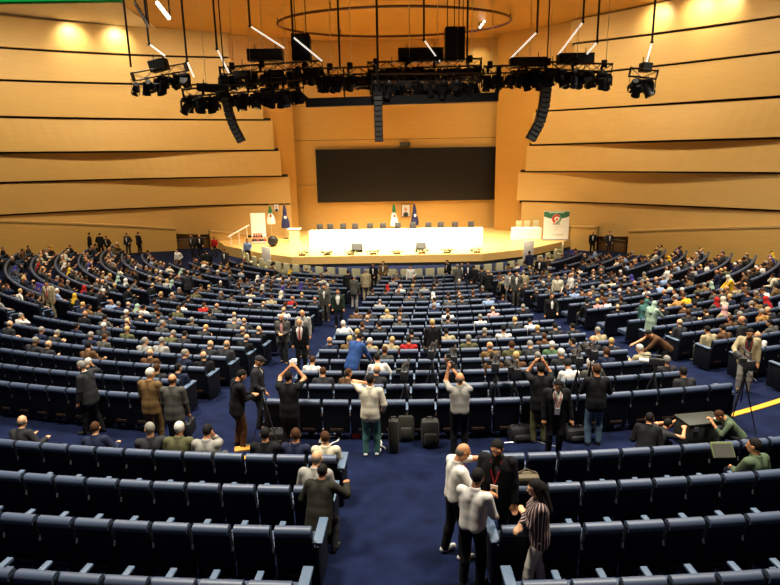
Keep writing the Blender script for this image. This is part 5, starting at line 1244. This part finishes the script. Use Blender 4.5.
o = empty('briefcase', W13(p13.wrR+v3(.02, .0, -.36)), z13, 'dark briefcase in the right hand of the grey-suited man', 'briefcase')
MB().box((0, 0, .02), (.1, .4, .3), bev=.03).build('case', GEAR, o); MB().path([(0, -.07, .17), (0, -.05, .22), (0, .05, .22), (0, .07, .17)], .012).build('handle', GEAR, o)
def flr(px, py): p = floor_at(px, py); return p
def bag(px, py, w, d, h, m, label, nm='backpack', rz=0., kind='pack'):
    p = flr(px, py); o = empty(nm, p, rz, label, 'bag')
    q = MB(); q.box((0, 0, h/2), (w, d, h), bev=min(w, d, h)*.3); q.build('main_bag', m, o)
    if kind == 'pack':
        MB().box((0, -d*.5, h*.36), (w*.72, d*.4, h*.46), bev=.05).build('front_pocket', m, o)
        for s in (-1, 1): MB().path([(s*w*.28, d*.45, h*.9), (s*w*.3, d*.75, h*.6), (s*w*.28, d*.5, h*.12)], .022).build('strap', GEAR, o)
    MB().path([(-.06, 0, h-.01), (-.05, 0, h+.05), (.05, 0, h+.05), (.06, 0, h-.01)], .012).build('grab_handle', GEAR, o)
    return o
bag(394, 452, .22, .2, .74, GREYB, 'tall upright grey-green equipment case standing behind the back row', 'equipment_case', kind='case'); bag(406, 440, .36, .26, .62, GREYB, 'grey-brown backpack right of the tall equipment case', 'backpack')
bag(430, 446, .38, .28, .62, mat('bag_dark', rgb(34, 33, 28), .8), 'dark backpack amid cables below the overhead photographer', 'backpack'); bag(357, 438, .2, .2, .42, mat('bag_red', rgb(176, 52, 34), .7), 'small red bag left of the teal jeans', 'shoulder_bag', kind='case')
bag(274, 446, .5, .34, .36, mat('bag_black', rgb(26, 26, 28), .8), 'black bag with white cables in the left cross aisle', 'holdall', .2); bag(290, 449, .34, .2, .12, mat('box_orange', rgb(206, 130, 40), .7), 'flat orange box beside the black bag', 'flat_box', .3, 'case'); bag(248, 449, .55, .2, .05, mat('board_orange', rgb(206, 140, 40), .7), 'flat orange board at the feet of the leather-jacketed man', 'flat_box', .25, 'case')
bag(520, 440, .5, .3, .34, mat('bag_black2', rgb(24, 24, 26), .8), 'black holdall on the floor left of the olive trousers', 'holdall', .1); bag(480, 432, .45, .3, .36, mat('bag_black3', rgb(30, 30, 32), .8), 'black holdall right of the overhead photographer', 'holdall', -.1); bag(576, 440, .5, .3, .3, mat('bag_black4', rgb(28, 28, 30), .8), 'black holdall between the lanyard man and blue jeans', 'holdall', .1)
# big green flight case
p = flr(684, 434); rr, aa = topol(p.x, p.y); o = empty('flight_case', pol(37.15, aa), math.radians(aa), 'large dark green equipment case lying behind the right end of the back row', 'case')
MB().box((0, 0, .25), (.86, .5, .5), bev=.03).build('case_body', mat('case_green', rgb(34, 36, 26), .7, vary=.25, scale=10), o); MB().box((0, 0, .525), (.88, .52, .05), bev=.015).build('lid', mat('case_green_lid', rgb(40, 41, 28), .6, vary=.3, scale=12), o)
for s in (-1, 1): MB().box((s*.28, -.26, .44), (.1, .03, .08)).build('latch', STEEL, o)
c = empty('paper_sheet', pol(37.15, aa)+Vector((.28, -.1, .552)), .3, 'small white sheet lying on the dark green case', 'paper'); MB().box((0, 0, .003), (.21, .15, .006)).build('sheet', WPAINT, c)
# loose white cables on the carpet
def cable(pts, m, label, rad=.013):
    P = []
    for i in range(len(pts)-1):
        for t in range(6):
            u = t/6; P.append((pts[i][0]*(1-u)+pts[i+1][0]*u, pts[i][1]*(1-u)+pts[i+1][1]*u))
    W_ = []
    for i, (x, y) in enumerate(P):
        p = flr(x, y); W_.append(p+Vector((.03*math.sin(i*1.3), .03*math.cos(i*.9), rad)))
    c = W_[0]; o = MB().path([w-c for w in W_], rad, 6).build('cable', m); o.location = c; tag(o, label, 'cable')
cable([(312, 436), (322, 430), (334, 433), (340, 440), (330, 446), (318, 443), (326, 437), (345, 436)], WPAINT, 'white cable coiled on the carpet left of the red bag', .018)
cable([(375, 440), (382, 434), (380, 446), (386, 450)], WPAINT, 'white cable tangled between the white trainers and the tall case', .016); cable([(416, 424), (426, 420), (440, 428), (447, 436), (452, 428), (446, 440)], STEEL, 'grey cable tangled around the dark backpack', .016)
cable([(505, 444), (530, 441), (566, 449)], STEEL, 'grey cable trailing by the olive trousers', .014)
# things beside the foreground people
s_ = [s for s in SEATS if s['block'] == 'near right' and s['row'] == 1]
s = min(s_, key=lambda s: abs(s['px'][0]-545)); p = pol(s['R']-.02, s['a'])+Vector((0, 0, .0))
o = empty('shoulder_bag', p+Vector((0, .06, .955)), math.radians(s['a']), 'beige-brown bag slung over the seat right of the striped blouse', 'bag')
MB().box((0, 0, .07), (.36, .22, .12), bev=.05).build('bag_body', mat('bag_beige', rgb(98, 86, 64), .8, vary=.3, scale=25), o); MB().path([(-.15, 0, .13), (0, .03, .19), (.15, 0, .13)], .014).build('strap', mat('bag_strap', rgb(80, 64, 44), .8), o)
pr_ = [o for o in bpy.data.objects if o.get('label', '').startswith('dark-haired person in grey-green seated') and 'near right' in o.get('label', '')]
if pr_:
    h = pr_[0]; m = h.matrix_basis; o = empty('folder', m @ Vector((-.30, .42, .80)), h.rotation_euler.z, 'olive green folder held up by the man seated at the right', 'folder')
    MB().box((0, 0, .1), (.36, .03, .26), R=Matrix.Rotation(-.7, 3, 'X'), bev=.01).build('cover', cloth('folder', 104, 112, 72), o); MB().box((0, -.022, .1), (.32, .006, .22), R=Matrix.Rotation(-.7, 3, 'X')).build('page_edge', CLOTH['grey'], o)
# white paper bundles on a few seats and desk tops
def paper_on(s, label):
    p = pol(s['R']-.42, s['a']); o = empty('paper_bundle', Vector((p.x, p.y, s['p'].z+.485)), math.radians(s['a'])+.2, label, 'papers'); MB().box((0, 0, .01), (.3, .22, .02)).build('sheets', WPAINT, o); MB().box((0, .02, .024), (.2, .13, .008)).build('cover_sheet', CREAM, o)
# ================================================================== light: ceiling lamps of the hall and the stage
def area(name, loc, target, sx, sy, power, col, spread=160):
    l = bpy.data.lights.new(name, 'AREA'); l.shape = 'RECTANGLE'; l.size = sx; l.size_y = sy; l.energy = power; l.color = col; l.spread = math.radians(spread)
    o = bpy.data.objects.new(name, l); COL.objects.link(o); o.location = loc
    d = Vector(target)-Vector(loc); o.rotation_euler = d.to_track_quat('-Z', 'Y').to_euler(); return o
def spot(name, loc, target, power, col, ang=60, blend=.6, rad=.25):
    l = bpy.data.lights.new(name, 'SPOT'); l.energy = power; l.color = col; l.spot_size = math.radians(ang); l.spot_blend = blend; l.shadow_soft_size = rad
    o = bpy.data.objects.new(name, l); COL.objects.link(o); o.location = loc
    d = Vector(target)-Vector(loc); o.rotation_euler = d.to_track_quat('-Z', 'Y').to_euler(); return o
WARM = (1, .80, .48); NEU = (1, .93, .80)
# stage wash
area('stage_wash', (0.5, 39.5, 16.2), (0.5, 46.2, 1.0), 15, 1.2, 4600, (1, .86, .60), 60)
area('stage_wash', (0.5, 45.5, 17.0), (0.5, 46.5, 0), 16, 1.5, 1700, (1, .86, .60), 70)
# wall washers along the ceiling, a few metres off the walls
for t in (.12, .36, .6, .85):
    p = bez(*WLc, t); q = bez(*WLc, t+.02)-p; n_ = Vector((q.y, -q.x)).normalized(); c = p+n_*7.5
    area('wall_wash', (c.x, c.y, 17.0), (p.x, p.y, 5.), 6, .8, 540 if t < .7 else 320, WARM, 140)
for t in (.15, .4, .65, .88):
    p = bez(*WRc, t); q = bez(*WRc, t+.02)-p; n_ = Vector((-q.y, q.x)).normalized()
    if n_.y > 0: n_ = -n_
    c = p+n_*7.5
    area('wall_wash', (c.x, c.y, 17.0), (p.x, p.y, 5.), 6, .8, 540 if t < .7 else 320, WARM, 140)
# house lights over the audience
for x, y, p in ((-14, 30, 1750), (1, 23, 1300), (16, 27, 1750), (-9, 19, 1750), (9, 19, 1750), (-5, 9, 1350), (6, 9, 1350)):
    area('house_light', (x, y, 17.3), (x, y, 0), 2.5, 2.5, p, NEU, 110)
# bright scallops at the top of the walls
for px, py in ((68, 33), (113, 35)):
    t, z = wall_hit(WLc, px, py); p = bez(*WLc, t); spot('scallop_lamp', (p.x+1.3, p.y-1.6, 17.3), (p.x, p.y, z-1.5), 620, (1, .87, .56), 105, 1.)
for px, py in ((663, 8), (703, 2), (730, -5)):
    t, z = wall_hit(WRc, px, py); p = bez(*WRc, t); spot('scallop_lamp', (p.x-1.4, p.y-1.6, 17.3), (p.x, p.y, z-1.5), 620, (1, .87, .56), 105, 1.)
p = at_depth(480, 32, 53.8); spot('scallop_lamp', (p.x, p.y, 17.2), (p.x+.3, 56.2, 15), 350, (1, .85, .45), 70, 1.)
w = bpy.data.worlds.new('hall'); SC.world = w; w.use_nodes = True; w.node_tree.nodes['Background'].inputs[0].default_value = (0.02, .015, .01, 1)
